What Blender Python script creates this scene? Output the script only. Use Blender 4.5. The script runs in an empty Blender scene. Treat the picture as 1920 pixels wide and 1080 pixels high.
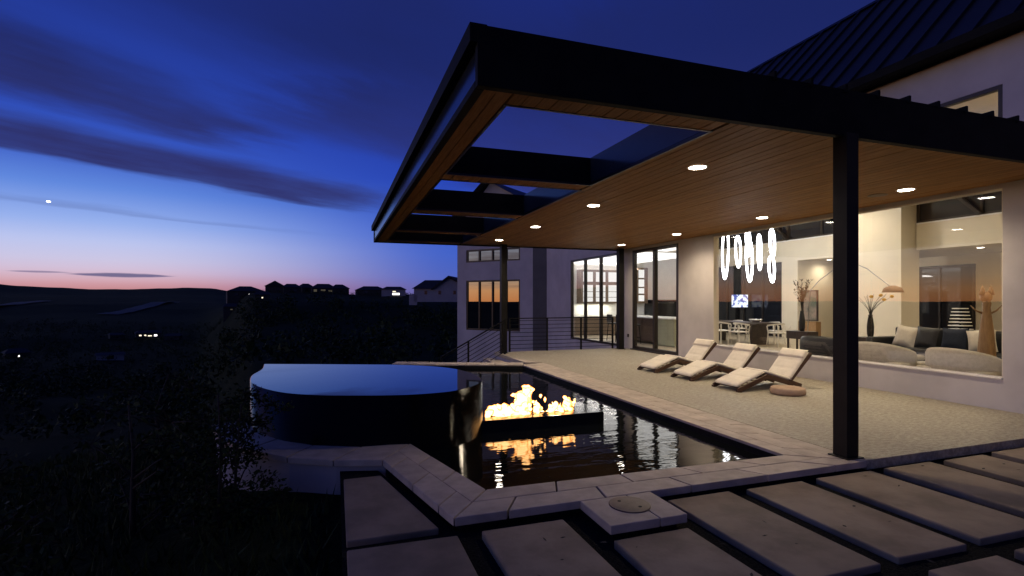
import bpy, bmesh, math, random
from mathutils import Vector, Matrix, noise
random.seed(7)
sc = bpy.context.scene
COL = sc.collection
R = math.radians

# ------------------------------------------------------------------ camera
cam_d = bpy.data.cameras.new("camera"); cam = bpy.data.objects.new("camera", cam_d); COL.objects.link(cam)
cam.location = (0, 0, 1.5); cam.rotation_euler = (R(90), 0, R(-18.84))
cam_d.sensor_width = 36; cam_d.lens = 970 / 1920 * 36; cam_d.shift_y = 23 / 1920
cam_d.clip_start = 0.05; cam_d.clip_end = 20000
sc.camera = cam

# ------------------------------------------------------------------ view, world, faint twilight sun
sc.view_settings.view_transform = 'Standard'; sc.view_settings.look = 'None'
sc.view_settings.gamma = 1; sc.view_settings.exposure = 0; sc.view_settings.use_curve_mapping = False
try:
    sc.cycles.use_denoising = True; sc.cycles.denoiser = 'OPENIMAGEDENOISE'
    sc.cycles.max_bounces = 8; sc.cycles.transparent_max_bounces = 16
    sc.cycles.caustics_reflective = False; sc.cycles.caustics_refractive = False
    sc.cycles.sample_clamp_indirect = 4.0
except Exception: pass

class NT:
    """small helper to write node graphs"""
    def __init__(s, tree): s.t = tree; s.n = tree.nodes; s.l = tree.links
    def new(s, typ, **kw):
        n = s.n.new(typ)
        for k, v in kw.items(): setattr(n, k, v)
        return n
    def put(s, sock, v):
        if isinstance(v, bpy.types.NodeSocket): s.l.new(v, sock)
        elif v is not None: sock.default_value = v
    def m(s, op, a, b=None, c=None, clamp=False):
        n = s.n.new('ShaderNodeMath'); n.operation = op; n.use_clamp = clamp
        s.put(n.inputs[0], a); s.put(n.inputs[1], b)
        if c is not None: s.put(n.inputs[2], c)
        return n.outputs[0]
    def step(s, x, a, b):
        n = s.n.new('ShaderNodeMapRange'); n.interpolation_type = 'SMOOTHSTEP'
        s.put(n.inputs[0], x); n.inputs[1].default_value = a; n.inputs[2].default_value = b
        return n.outputs[0]
    def mix(s, f, a, b, typ='MIX'):
        n = s.n.new('ShaderNodeMix'); n.data_type = 'RGBA'; n.blend_type = typ
        s.put(n.inputs[0], f)
        for sock, v in ((n.inputs[6], a), (n.inputs[7], b)):
            if isinstance(v, tuple) and len(v) == 3: v = (*v, 1)
            s.put(sock, v)
        return n.outputs[2]
    def ramp(s, x, stops):
        n = s.n.new('ShaderNodeValToRGB'); e = n.color_ramp.elements
        while len(e) < len(stops): e.new(0.5)
        for i, (p, c) in enumerate(stops):
            e[i].position = p; e[i].color = (*c, 1)
        s.put(n.inputs[0], x); return n.outputs[0]
    def noise(s, vec, scale, detail=4, rough=0.55, dim='3D'):
        n = s.n.new('ShaderNodeTexNoise'); n.noise_dimensions = dim
        if vec is not None: s.l.new(vec, n.inputs['Vector'])
        n.inputs['Scale'].default_value = scale; n.inputs['Detail'].default_value = detail
        n.inputs['Roughness'].default_value = rough
        return n.outputs['Fac']

world = bpy.data.worlds.new("World"); sc.world = world; world.use_nodes = True
def make_sky():
    g = NT(world.node_tree); g.n.clear()
    out = g.new('ShaderNodeOutputWorld'); bg = g.new('ShaderNodeBackground')
    tc = g.new('ShaderNodeTexCoord'); sep = g.new('ShaderNodeSeparateXYZ')
    g.l.new(tc.outputs['Generated'], sep.inputs[0])
    x, y, z = sep.outputs
    hl = g.m('SQRT', g.m('ADD', g.m('MULTIPLY', x, x), g.m('MULTIPLY', y, y)))
    el = g.m('ARCTAN2', z, hl)                                   # elevation, radians
    e = g.m('MULTIPLY', el, 180 / math.pi / 90)                  # 0..1 = 0..90 degrees
    s = g.m('DIVIDE', g.m('ADD', g.m('MULTIPLY', x, -0.995), g.m('MULTIPLY', y, 0.0998)), g.m('MAXIMUM', hl, 1e-4))
    D = lambda d: d / 90
    zen = (.0075, .0135, .105)
    sun = g.ramp(e, [(0, (2.5, .95, .32)), (D(1.1), (2.6, 1.25, .52)), (D(2.2), (1.75, 1.2, .82)), (D(4.5), (.98, .95, 1.05)), (D(8), (.48, .60, .95)), (D(13), (.15, .28, .74)), (D(21), (.045, .12, .52)), (D(36), (.015, .034, .26)), (1, zen)])
    A = g.ramp(e, [(0, (.50, .21, .21)), (D(1.2), (.60, .28, .31)), (D(1.8), (.66, .40, .47)), (D(2.6), (.66, .52, .67)), (D(3.6), (.60, .57, .78)), (D(5.1), (.50, .56, .86)), (D(6.8), (.31, .44, .85)), (D(9.7), (.12, .25, .73)), (D(12.5), (.045, .11, .56)), (D(16), (.026, .07, .46)), (D(21), (.019, .048, .34)), (D(28), (.013, .028, .22)), (1, zen)])
    B = g.ramp(e, [(0, (.11, .11, .34)), (D(1.3), (.105, .12, .41)), (D(2.5), (.080, .127, .50)), (D(5), (.058, .125, .57)), (D(7.5), (.046, .11, .58)), (D(13), (.022, .060, .45)), (D(18), (.018, .045, .36)), (D(26), (.012, .026, .21)), (1, zen)])
    Cc = g.ramp(e, [(0, (.016, .017, .05)), (D(8), (.012, .018, .085)), (D(25), (.008, .015, .11)), (1, zen)])
    c = g.mix(g.step(s, -0.95, -0.15), Cc, B)
    c = g.mix(g.step(s, -0.13, 0.43), c, A)
    c = g.mix(g.step(s, 0.52, 1.0), c, sun)
    # clouds: streaks in a flat layer overhead
    zz = g.m('MAXIMUM', z, 0.02)
    px, py = g.m('DIVIDE', x, zz), g.m('DIVIDE', y, zz)
    u = g.m('ADD', g.m('MULTIPLY', px, .776), g.m('MULTIPLY', py, .631))
    n = g.m('ADD', g.m('MULTIPLY', px, -.631), g.m('MULTIPLY', py, .776))
    cv = g.new('ShaderNodeCombineXYZ'); g.put(cv.inputs[0], g.m('MULTIPLY', u, .46)); g.put(cv.inputs[1], n)
    w1 = g.noise(cv.outputs[0], 1.1, 5, .55); w2 = g.noise(cv.outputs[0], 0.45, 3, .5)
    nw = g.m('ADD', n, g.m('MULTIPLY', g.m('SUBTRACT', w1, .5), 1.35))
    fine = g.noise(cv.outputs[0], 3.2, 5, .6)
    puff = g.noise(cv.outputs[0], 2.1, 6, .62)
    def band(n0, n1, s0, s1, u_end, u_soft, amt):
        b = g.m('MULTIPLY', g.step(nw, n0 - s0, n0 + s0), g.step(nw, n1 + s1, n1 - s1))
        b = g.m('MULTIPLY', b, g.step(g.m('ADD', u, g.m('MULTIPLY', g.m('SUBTRACT', puff, .5), 2.0)), u_end + u_soft, u_end - u_soft))
        return g.m('MULTIPLY', b, amt)
    k = band(3.72, 4.66, .32, .16, 3.75, .7, .95)
    k = g.m('MAXIMUM', k, band(2.62, 3.28, .30, .20, 1.75, .5, .95))
    k = g.m('MAXIMUM', k, band(6.62, 6.92, .2, .12, 4.4, 1.3, .22))
    over = g.m('MULTIPLY', g.step(nw, 2.30, 1.55), g.step(g.m('ADD', w2, g.m('MULTIPLY', u, .10)), .48, .66))
    over2 = g.m('MULTIPLY', g.step(g.m('ADD', u, g.m('MULTIPLY', g.m('SUBTRACT', puff, .5), 1.4)), 1.15, 1.9), g.step(nw, 3.05, 2.25))
    k = g.m('MAXIMUM', k, g.m('MULTIPLY', over, .8)); k = g.m('MAXIMUM', k, g.m('MULTIPLY', over2, .8))
    k = g.m('MULTIPLY', k, g.m('ADD', .58, g.m('ADD', g.m('MULTIPLY', fine, .35), g.m('MULTIPLY', puff, .45))))
    k = g.m('MULTIPLY', k, g.step(el, .05, .12), clamp=True)
    lowc = g.step(e, D(26), D(9))
    cc = g.mix(lowc, (.0120, .0200, .120), (.031, .035, .155))
    cc = g.mix(g.m('MULTIPLY', g.step(s, .55, 1.0), .8), cc, (.35, .16, .14))
    c = g.mix(k, c, cc)
    # low broken streaks over the place where the sun went down
    az = g.m('ARCTAN2', x, y)
    sv = g.new('ShaderNodeCombineXYZ'); g.put(sv.inputs[0], g.m('MULTIPLY', az, 5.)); g.put(sv.inputs[1], g.m('MULTIPLY', el, 75.))
    stn = g.noise(sv.outputs[0], 1.0, 5, .62)
    stm = g.m('MULTIPLY', g.m('MULTIPLY', g.step(stn, .50, .66), g.step(s, .62, .9)), g.m('MULTIPLY', g.step(el, .018, .035), g.step(el, .16, .08)))
    c = g.mix(g.m('MULTIPLY', stm, .75), c, (.40, .30, .32))
    # two thin lens clouds just over the ridge
    for (a0, e0, wa, we, amt) in ((-.316, .0387, .075, .0042, .85), (-.412, .0408, .040, .0018, .6)):
        da = g.m('DIVIDE', g.m('SUBTRACT', az, a0), wa); de = g.m('DIVIDE', g.m('SUBTRACT', el, e0), we)
        r2 = g.m('ADD', g.m('MULTIPLY', da, da), g.m('MULTIPLY', g.m('ABSOLUTE', de), 1))
        r2 = g.m('ADD', r2, g.m('MULTIPLY', g.m('SUBTRACT', fine, .5), .9))
        c = g.mix(g.m('MULTIPLY', g.step(r2, 1.05, .45), amt), c, (.095, .095, .22))
    # unseen southern sky darkened, as added cloud, to dim blue fill and reflections
    south = g.m('MULTIPLY', g.step(y, .05, -.55), g.step(s, .75, .15))
    c = g.mix(g.m('MULTIPLY', south, .62), c, (.006, .009, .040))
    # below the horizon: the dark of the land going on
    c = g.mix(g.step(el, -0.012, -0.03), c, (.004, .004, .006))
    g.l.new(c, bg.inputs[0]); bg.inputs[1].default_value = SKY
    g.l.new(bg.outputs[0], out.inputs[0])
SKY = 1.0
make_sky()
sd = bpy.data.lights.new("sun", 'SUN'); sd.energy = 0.008; sd.angle = R(20); sd.color = (1, .62, .45)
so = bpy.data.objects.new("sun", sd); COL.objects.link(so)
so.rotation_euler = Vector((0.995, -.1, -.05)).to_track_quat('-Z', 'Y').to_euler()

# ------------------------------------------------------------------ materials
def mat(name, col, rough=.7, metal=0., ior=None, var=.0, vscale=4., col2=None, bump=.0, bscale=40., stretch=None, coat=0., spec=None, bdist=.01, detail=5, obj_var=0.):
    m = bpy.data.materials.new(name); m.use_nodes = True; g = NT(m.node_tree)
    b = g.n['Principled BSDF']
    b.inputs['Roughness'].default_value = rough; b.inputs['Metallic'].default_value = metal
    if ior: b.inputs['IOR'].default_value = ior
    if spec is not None: b.inputs['Specular IOR Level'].default_value = spec
    if coat: b.inputs['Coat Weight'].default_value = coat
    tc = g.new('ShaderNodeTexCoord'); vec = tc.outputs['Object']
    if stretch:
        mp = g.new('ShaderNodeMapping'); g.l.new(vec, mp.inputs[0]); mp.inputs['Scale'].default_value = stretch; vec = mp.outputs[0]
    if var or col2:
        c2 = col2 or tuple(c * (1 - var) for c in col); c1 = col if col2 else tuple(min(1, c * (1 + var)) for c in col)
        f = g.step(g.noise(vec, vscale, detail, .6), .3, .7)
        c = g.mix(f, c2, c1)
    else: c = (*col, 1)
    if obj_var:
        oi = g.new('ShaderNodeObjectInfo'); v = g.m('ADD', 1 - obj_var, g.m('MULTIPLY', oi.outputs['Random'], 2 * obj_var))
        cx = g.new('ShaderNodeCombineXYZ')
        for i in range(3): g.put(cx.inputs[i], v)
        c = g.mix(1.0, c, cx.outputs[0], 'MULTIPLY')
    g.put(b.inputs['Base Color'], c)
    if bump:
        bn = g.new('ShaderNodeBump'); bn.inputs['Strength'].default_value = bump; bn.inputs['Distance'].default_value = bdist
        g.l.new(g.noise(vec, bscale, 4, .6), bn.inputs['Height']); g.l.new(bn.outputs[0], b.inputs['Normal'])
    return m
def emit(name, col, strength):
    m = bpy.data.materials.new(name); m.use_nodes = True; g = NT(m.node_tree); g.n.clear()
    o = g.new('ShaderNodeOutputMaterial'); e = g.new('ShaderNodeEmission')
    e.inputs[0].default_value = (*col, 1); e.inputs[1].default_value = strength
    g.l.new(e.outputs[0], o.inputs[0]); return m
def glass(name, ior=1.6, tint=(1, 1, 1)):
    m = bpy.data.materials.new(name); m.use_nodes = True; g = NT(m.node_tree); g.n.clear()
    o = g.new('ShaderNodeOutputMaterial'); t = g.new('ShaderNodeBsdfTransparent'); t.inputs[0].default_value = (*tint, 1)
    gl = g.new('ShaderNodeBsdfGlossy'); gl.inputs['Roughness'].default_value = 0.0
    f = g.new('ShaderNodeFresnel'); ge = g.new('ShaderNodeNewGeometry')
    g.put(f.inputs[0], g.m('ADD', ior, g.m('MULTIPLY', ge.outputs['Backfacing'], 1 / ior - ior)))   # same reflectance on both faces of a sheet
    mx = g.new('ShaderNodeMixShader'); g.l.new(f.outputs[0], mx.inputs[0]); g.l.new(t.outputs[0], mx.inputs[1]); g.l.new(gl.outputs[0], mx.inputs[2])
    g.l.new(mx.outputs[0], o.inputs[0]); return m
def water(name, bump, scale, sx=1.0, sy=1.0, col=(.004, .005, .005), dist=.02):
    m = bpy.data.materials.new(name); m.use_nodes = True; g = NT(m.node_tree); b = g.n['Principled BSDF']
    b.inputs['Base Color'].default_value = (*col, 1); b.inputs['Roughness'].default_value = .015; b.inputs['IOR'].default_value = 1.36
    tc = g.new('ShaderNodeTexCoord'); mp = g.new('ShaderNodeMapping'); g.l.new(tc.outputs['Object'], mp.inputs[0])
    mp.inputs['Scale'].default_value = (sx, sy, 1); mp.inputs['Rotation'].default_value = (0, 0, R(18))
    h = g.m('ADD', g.noise(mp.outputs[0], scale, 3, .5), g.m('MULTIPLY', g.noise(mp.outputs[0], scale * .22, 2, .5), 2.2))
    bn = g.new('ShaderNodeBump'); bn.inputs['Strength'].default_value = bump; bn.inputs['Distance'].default_value = dist
    g.l.new(h, bn.inputs['Height']); g.l.new(bn.outputs[0], b.inputs['Normal']); return m

M = {}
M['stucco'] = mat('stucco', (.54, .505, .49), .9, var=.10, vscale=1.1, bump=.25, bscale=90, bdist=.004)
M['cream'] = mat('cream_plaster', (.74, .68, .55), .85, var=.04, vscale=.8, bump=.1, bscale=60)
M['white_paint'] = mat('white_paint', (.82, .82, .80), .7, var=.03)
M['black_metal'] = mat('black_metal', (.009, .009, .0075), .65, spec=.10, var=.3, vscale=3, bump=.05, bscale=30)
M['post_metal'] = mat('post_metal', (.010, .009, .008), .5, spec=.2, var=.25, vscale=5, bump=.04, bscale=25)
M['fascia_sheet'] = mat('fascia_sheet', (.03, .035, .045), .16, spec=.6, var=.15, vscale=1.2, bump=.03, bscale=3)
M['bronze'] = mat('bronze_frame', (.018, .013, .010), .35, var=.2, vscale=8)
M['roof_metal'] = mat('roof_metal', (.011, .012, .015), .5, spec=.35, var=.25, vscale=.7, bump=.05, bscale=4, obj_var=.12)
M['wood'] = mat('soffit_wood', (.355, .185, .068), .50, spec=.05, col2=(.235, .118, .042), vscale=7, stretch=(9, .55, 9), bump=.12, bscale=9, bdist=.004, obj_var=.11)
M['clad'] = mat('dark_grey_cladding', (.075, .075, .08), .6, var=.1, vscale=2)
M['deck'] = None
M['coping'] = mat('coping_stone', (.42, .35, .28), .75, var=.16, vscale=5, bump=.25, bscale=55, bdist=.004, obj_var=.07)
M['slab'] = mat('path_stone', (.30, .228, .155), .8, col2=(.172, .128, .084), vscale=2.2, bump=.3, bscale=30, bdist=.006, obj_var=.08)
M['gravel'] = mat('dark_gravel', (.020, .020, .017), 1., spec=.05, var=.5, vscale=60, bump=1., bscale=70, bdist=.03)
M['tile'] = mat('basin_tile', (.004, .004, .004), .08, spec=.06, bump=.22, bscale=5, stretch=(1, 1, 14), bdist=.008)
M['pool_tile'] = mat('waterline_tile', (.010, .011, .011), .6, spec=.1, var=.3, vscale=20)
M['trough'] = mat('polished_black_stone', (.005, .005, .004), .10, spec=.35, var=.4, vscale=10, bump=.03, bscale=20)
M['land'] = None
M['leaf'] = mat('leaf', (.020, .034, .010), .75, var=.45, vscale=9, spec=.15)
M['bark'] = mat('bark', (.022, .018, .014), .9, var=.4, vscale=20, bump=.6, bscale=60)
M['teak'] = mat('dark_teak', (.075, .032, .016), .45, col2=(.04, .016, .008), vscale=6, stretch=(3, 12, 12), bump=.08, bscale=20)
M['cushion'] = mat('cream_canvas', (.78, .715, .59), .92, var=.05, vscale=9, bump=.25, bscale=160, bdist=.003)
M['pouf'] = mat('rattan_tan', (.40, .275, .185), .85, var=.12, vscale=10, bump=.4, bscale=90, bdist=.004, stretch=(1, 1, 4))
M['lid'] = mat('brown_lid', (.16, .11, .075), .6, var=.15, vscale=12, bump=.15, bscale=60)
M['rubber'] = mat('dark_hole', (.01, .008, .006), .9)
M['glass'] = glass('clear_glass', 1.50)
M['dark_glass'] = mat('coated_dark_glass', (.006, .007, .008), .0, ior=2.5)
M['rear_glass'] = mat('dark_window_glass', (.012, .014, .02), .03, ior=1.5)
M['lamp'] = emit('lamp_lens', (1, .93, .82), 45)
M['lamp_in'] = emit('lamp_lens_indoor', (1, .92, .78), 18)
M['trim_w'] = mat('white_trim', (.75, .72, .66), .5)
M['led'] = emit('led_ring', (.95, .96, 1.0), 14)
M['floor_in'] = mat('pale_floor', (.50, .42, .30), .35, var=.1, vscale=2, bump=.05, bscale=20)
M['dark_cloth'] = mat('charcoal_leather', (.022, .022, .022), .5, var=.2, vscale=8, bump=.1, bscale=60)
M['navy'] = mat('navy_cloth', (.012, .018, .035), .85, var=.2, vscale=30)
M['sofa'] = mat('oat_fabric', (.46, .42, .34), .92, var=.08, vscale=18, bump=.2, bscale=150, bdist=.003)
M['ivory'] = mat('ivory_fabric', (.72, .66, .55), .92, var=.05, vscale=18)
M['chair_w'] = mat('pale_ash_wood', (.78, .73, .64), .5, var=.08, vscale=12)
M['table_dark'] = mat('dark_walnut', (.045, .03, .026), .35, var=.3, vscale=6, stretch=(1, 8, 1))
M['oak'] = mat('warm_oak', (.33, .20, .09), .5, col2=(.24, .13, .055), vscale=5, stretch=(6, 6, .7))
M['cab'] = mat('walnut_cabinet', (.16, .11, .07), .5, col2=(.11, .075, .05), vscale=5, stretch=(1, 1, 6))
M['island'] = mat('sage_panel', (.36, .38, .27), .6, var=.05)
M['steel'] = mat('brushed_steel', (.35, .35, .36), .3, metal=.9, var=.1, vscale=20)
M['black_gl'] = mat('black_glass', (.008, .008, .01), .12)
M['cabglass'] = emit('lit_cabinet_glass', (1, .97, .92), 1.05)
M['splash'] = mat('white_backsplash', (.85, .85, .80), .25, var=.03)
M['flower'] = mat('yellow_flower', (.55, .33, .03), .7, var=.2, vscale=20)
M['winlit'] = emit('lit_window', (1, .86, .62), 1.6)
M['winlit_w'] = emit('lit_window_white', (1, .95, .9), 2.6)
M['windim'] = emit('dim_window', (.55, .47, .33), .12)
M['house_w'] = mat('pale_siding', (.32, .30, .32), .85, var=.08, vscale=.6)
M['house_d'] = mat('dim_masonry', (.045, .042, .04), .9, var=.2, vscale=.8)
M['shingle'] = mat('dark_shingle', (.022, .02, .02), .9, var=.3, vscale=1.5)
M['road'] = mat('pale_road', (.05, .05, .052), .9, var=.2, vscale=.02)

def make_deck_mat():
    m = bpy.data.materials.new('seeded_concrete'); m.use_nodes = True; g = NT(m.node_tree); b = g.n['Principled BSDF']
    tc = g.new('ShaderNodeTexCoord'); v = tc.outputs['Object']
    n1 = g.noise(v, 1.1, 4, .6); n2 = g.noise(v, 26, 4, .65); n3 = g.noise(v, 110, 2, .6)
    vo = g.new('ShaderNodeTexVoronoi'); vo.inputs['Scale'].default_value = 16; g.l.new(v, vo.inputs['Vector'])
    mp = g.new('ShaderNodeMapping'); g.l.new(v, mp.inputs[0]); mp.inputs['Scale'].default_value = (1, 2.6, 1); mp.inputs['Rotation'].default_value = (0, 0, R(25))
    n4 = g.noise(mp.outputs[0], 12, 6, .72)
    f = g.m('ADD', g.m('MULTIPLY', n4, .75), g.m('MULTIPLY', n2, .25))
    c = g.mix(g.step(f, .40, .60), (.235, .207, .152), (.42, .38, .285))
    c = g.mix(g.m('MULTIPLY', g.step(n1, .35, .7), .35), c, (.26, .215, .16))
    c = g.mix(g.m('MULTIPLY', g.step(n3, .58, .72), .35), c, (.50, .45, .36))
    g.put(b.inputs['Base Color'], c); b.inputs['Roughness'].default_value = .62
    bn = g.new('ShaderNodeBump'); bn.inputs['Strength'].default_value = .7; bn.inputs['Distance'].default_value = .018
    g.put(bn.inputs['Height'], g.m('ADD', n4, g.m('MULTIPLY', n3, .25))); g.l.new(bn.outputs[0], b.inputs['Normal']); return m
M['deck'] = make_deck_mat()
def make_land_mat():
    m = bpy.data.materials.new('dark_hillside'); m.use_nodes = True; g = NT(m.node_tree); b = g.n['Principled BSDF']
    tc = g.new('ShaderNodeTexCoord'); v = tc.outputs['Object']
    n1 = g.noise(v, .012, 5, .6); n2 = g.noise(v, .25, 5, .65); n3 = g.noise(v, 6, 4, .6)
    f = g.m('ADD', g.m('MULTIPLY', n1, .5), g.m('ADD', g.m('MULTIPLY', n2, .3), g.m('MULTIPLY', n3, .2)))
    g.put(b.inputs['Base Color'], g.mix(g.step(f, .38, .64), (.012, .018, .006), (.030, .034, .012)))
    b.inputs['Roughness'].default_value = 1; b.inputs['Specular IOR Level'].default_value = .05
    bn = g.new('ShaderNodeBump'); bn.inputs['Strength'].default_value = .8; bn.inputs['Distance'].default_value = .08
    g.put(bn.inputs['Height'], n3); g.l.new(bn.outputs[0], b.inputs['Normal']); return m
M['land'] = make_land_mat()
def make_flame_mat():
    m = bpy.data.materials.new('flame'); m.use_nodes = True; g = NT(m.node_tree); g.n.clear()
    o = g.new('ShaderNodeOutputMaterial'); e = g.new('ShaderNodeEmission')
    lw = g.new('ShaderNodeLayerWeight'); lw.inputs[0].default_value = .5
    tc = g.new('ShaderNodeTexCoord')
    nz = g.noise(tc.outputs['Object'], 14, 3, .6)
    f = g.m('ADD', lw.outputs['Facing'], g.m('MULTIPLY', g.m('SUBTRACT', nz, .5), .75))
    c = g.ramp(f, [(0, (5.8, 3.3, 1.3)), (.36, (5.2, 2.3, .62)), (.54, (3.3, .95, .13)), (.74, (1.4, .24, .02)), (1, (.5, .05, .004))])
    tr = g.new('ShaderNodeBsdfTransparent'); mx = g.new('ShaderNodeMixShader')
    g.put(mx.inputs[0], g.step(f, 1.0, .52)); g.l.new(tr.outputs[0], mx.inputs[1]); g.l.new(e.outputs[0], mx.inputs[2])
    g.l.new(c, e.inputs[0]); e.inputs[1].default_value = 1.15; g.l.new(mx.outputs[0], o.inputs[0]); return m
M['flame'] = make_flame_mat()

# ------------------------------------------------------------------ mesh helpers
class MB:
    def __init__(s): s.v = []; s.f = []
    def add(s, vs, fs):
        o = len(s.v); s.v += [tuple(v) for v in vs]; s.f += [tuple(i + o for i in f) for f in fs]; return s
    def bm(s, b):
        b.verts.ensure_lookup_table(); b.verts.index_update()
        s.add([v.co for v in b.verts], [[v.index for v in f.verts] for f in b.faces]); b.free(); return s
    def box(s, x0, x1, y0, y1, z0, z1):
        v = [(x, y, z) for z in (z0, z1) for y in (y0, y1) for x in (x0, x1)]
        return s.add(v, [(0, 2, 3, 1), (4, 5, 7, 6), (0, 1, 5, 4), (2, 6, 7, 3), (0, 4, 6, 2), (1, 3, 7, 5)])
    def bbox(s, x0, x1, y0, y1, z0, z1, r=.01, seg=2):
        return s.prism([(x0, y0), (x1, y0), (x1, y1), (x0, y1)], z0, z1, r, seg)
    def prism(s, poly, z0, z1, r=0., seg=2):
        n = len(poly); b = bmesh.new()
        lo = [b.verts.new((p[0], p[1], z0)) for p in poly]; hi = [b.verts.new((p[0], p[1], z1)) for p in poly]
        b.faces.new(lo[::-1]); b.faces.new(hi)
        for i in range(n): b.faces.new((lo[i], lo[(i + 1) % n], hi[(i + 1) % n], hi[i]))
        bmesh.ops.recalc_face_normals(b, faces=b.faces)
        if r: bmesh.ops.bevel(b, geom=list(b.edges), offset=r, segments=seg, profile=.5, affect='EDGES')
        return s.bm(b)
    def tube(s, pts, r, n=8, cap=True, r1=None):
        pts = [Vector(p) for p in pts]; rings = []
        up = Vector((0, 0, 1))
        for i, p in enumerate(pts):
            t = (pts[min(i + 1, len(pts) - 1)] - pts[max(i - 1, 0)]).normalized()
            a = t.cross(up if abs(t.z) < .95 else Vector((1, 0, 0))).normalized(); b = t.cross(a).normalized()
            rr = r if r1 is None else r + (r1 - r) * i / max(1, len(pts) - 1)
            rings.append([p + a * math.cos(2 * math.pi * k / n) * rr + b * math.sin(2 * math.pi * k / n) * rr for k in range(n)])
        fs = []
        for i in range(len(rings) - 1):
            for k in range(n): fs.append((i * n + k, i * n + (k + 1) % n, (i + 1) * n + (k + 1) % n, (i + 1) * n + k))
        if cap: fs += [tuple(range(n))[::-1], tuple((len(rings) - 1) * n + k for k in range(n))]
        return s.add([v for rg in rings for v in rg], fs)
    def bar(s, p, q, w, h, r=0.):
        """rectangular bar from p to q"""
        p, q = Vector(p), Vector(q); t = q - p; L = t.length; t.normalize()
        up = Vector((0, 0, 1)) if abs(t.z) < .98 else Vector((0, 1, 0))
        a = t.cross(up).normalized(); b = a.cross(t).normalized()
        sub = MB(); sub.bbox(0, L, -w / 2, w / 2, -h / 2, h / 2, r) if r else sub.box(0, L, -w / 2, w / 2, -h / 2, h / 2)
        return s.add([p + t * v[0] + a * v[1] + b * v[2] for v in sub.v], sub.f)
    def lathe(s, prof, c=(0, 0, 0), n=32):
        vs = []; fs = []
        for (r, z) in prof:
            for k in range(n): vs.append((c[0] + r * math.cos(2 * math.pi * k / n), c[1] + r * math.sin(2 * math.pi * k / n), c[2] + z))
        for i in range(len(prof) - 1):
            for k in range(n): fs.append((i * n + k, i * n + (k + 1) % n, (i + 1) * n + (k + 1) % n, (i + 1) * n + k))
        fs += [tuple(range(n))[::-1], tuple((len(prof) - 1) * n + k for k in range(n))]
        return s.add(vs, fs)
    def ball(s, c, rx, ry, rz, n=12, m=8):
        vs = [(c[0], c[1], c[2] - rz)]; fs = []
        for i in range(1, m):
            a = -math.pi / 2 + math.pi * i / m
            for k in range(n): vs.append((c[0] + rx * math.cos(a) * math.cos(2 * math.pi * k / n), c[1] + ry * math.cos(a) * math.sin(2 * math.pi * k / n), c[2] + rz * math.sin(a)))
        vs.append((c[0], c[1], c[2] + rz))
        for k in range(n): fs.append((0, 1 + (k + 1) % n, 1 + k))
        for i in range(m - 2):
            for k in range(n): fs.append((1 + i * n + k, 1 + i * n + (k + 1) % n, 1 + (i + 1) * n + (k + 1) % n, 1 + (i + 1) * n + k))
        top = len(vs) - 1
        for k in range(n): fs.append((top, 1 + (m - 2) * n + k, 1 + (m - 2) * n + (k + 1) % n))
        return s.add(vs, fs)
    def mesh(s, name, m, smooth=False):
        me = bpy.data.meshes.new(name); me.from_pydata(s.v, [], s.f); me.update()
        b = bmesh.new(); b.from_mesh(me); bmesh.ops.recalc_face_normals(b, faces=b.faces); b.to_mesh(me); b.free()
        if smooth: me.polygons.foreach_set('use_smooth', [True] * len(me.polygons))
        me.materials.append(M[m] if isinstance(m, str) else m); return me
    def build(s, name, m, parent=None, smooth=False, **kw):
        return link(name, s.mesh(name, m, smooth), parent, **kw)
def link(name, me, parent=None, label=None, cat=None, group=None, kind=None, loc=None):
    o = bpy.data.objects.new(name, me); COL.objects.link(o)
    if parent is not None: o.parent = parent
    if loc is not None: o.location = loc
    tag(o, label, cat, group, kind); return o
def tag(o, label=None, cat=None, group=None, kind=None):
    if label: o['label'] = label
    if cat: o['category'] = cat
    if group: o['group'] = group
    if kind: o['kind'] = kind
    return o
def thing(name, label, cat, loc=(0, 0, 0), rz=0., group=None):
    o = bpy.data.objects.new(name, None); COL.objects.link(o); o.location = loc; o.rotation_euler = (0, 0, rz)
    o.empty_display_size = .2
    return tag(o, label, cat, group)
def dup(root, label, loc, rz=0.):
    def cp(o, par):
        c = o.copy(); COL.objects.link(c)
        if par is not None: c.parent = par
        for ch in list(kids[o.name]): cp(ch, c)
        return c
    kids = {}
    def walk(o):
        kids[o.name] = list(o.children)
        for ch in o.children: walk(ch)
    walk(root)
    r = cp(root, None); r.location = loc; r.rotation_euler = (0, 0, rz); r['label'] = label; return r
def lamp(name, typ, loc, energy, color, size=.1, spot=None, direction=(0, 0, -1), blend=.6, shape=None):
    d = bpy.data.lights.new(name, typ); d.energy = energy; d.color = color
    if typ == 'AREA':
        d.size = size
        if shape: d.shape = 'RECTANGLE'; d.size_y = shape
    else: d.shadow_soft_size = size
    if typ == 'SPOT': d.spot_size = R(spot); d.spot_blend = blend
    o = bpy.data.objects.new(name, d); COL.objects.link(o); o.location = loc
    o.rotation_euler = Vector(direction).to_track_quat('-Z', 'Y').to_euler(); return o

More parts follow.
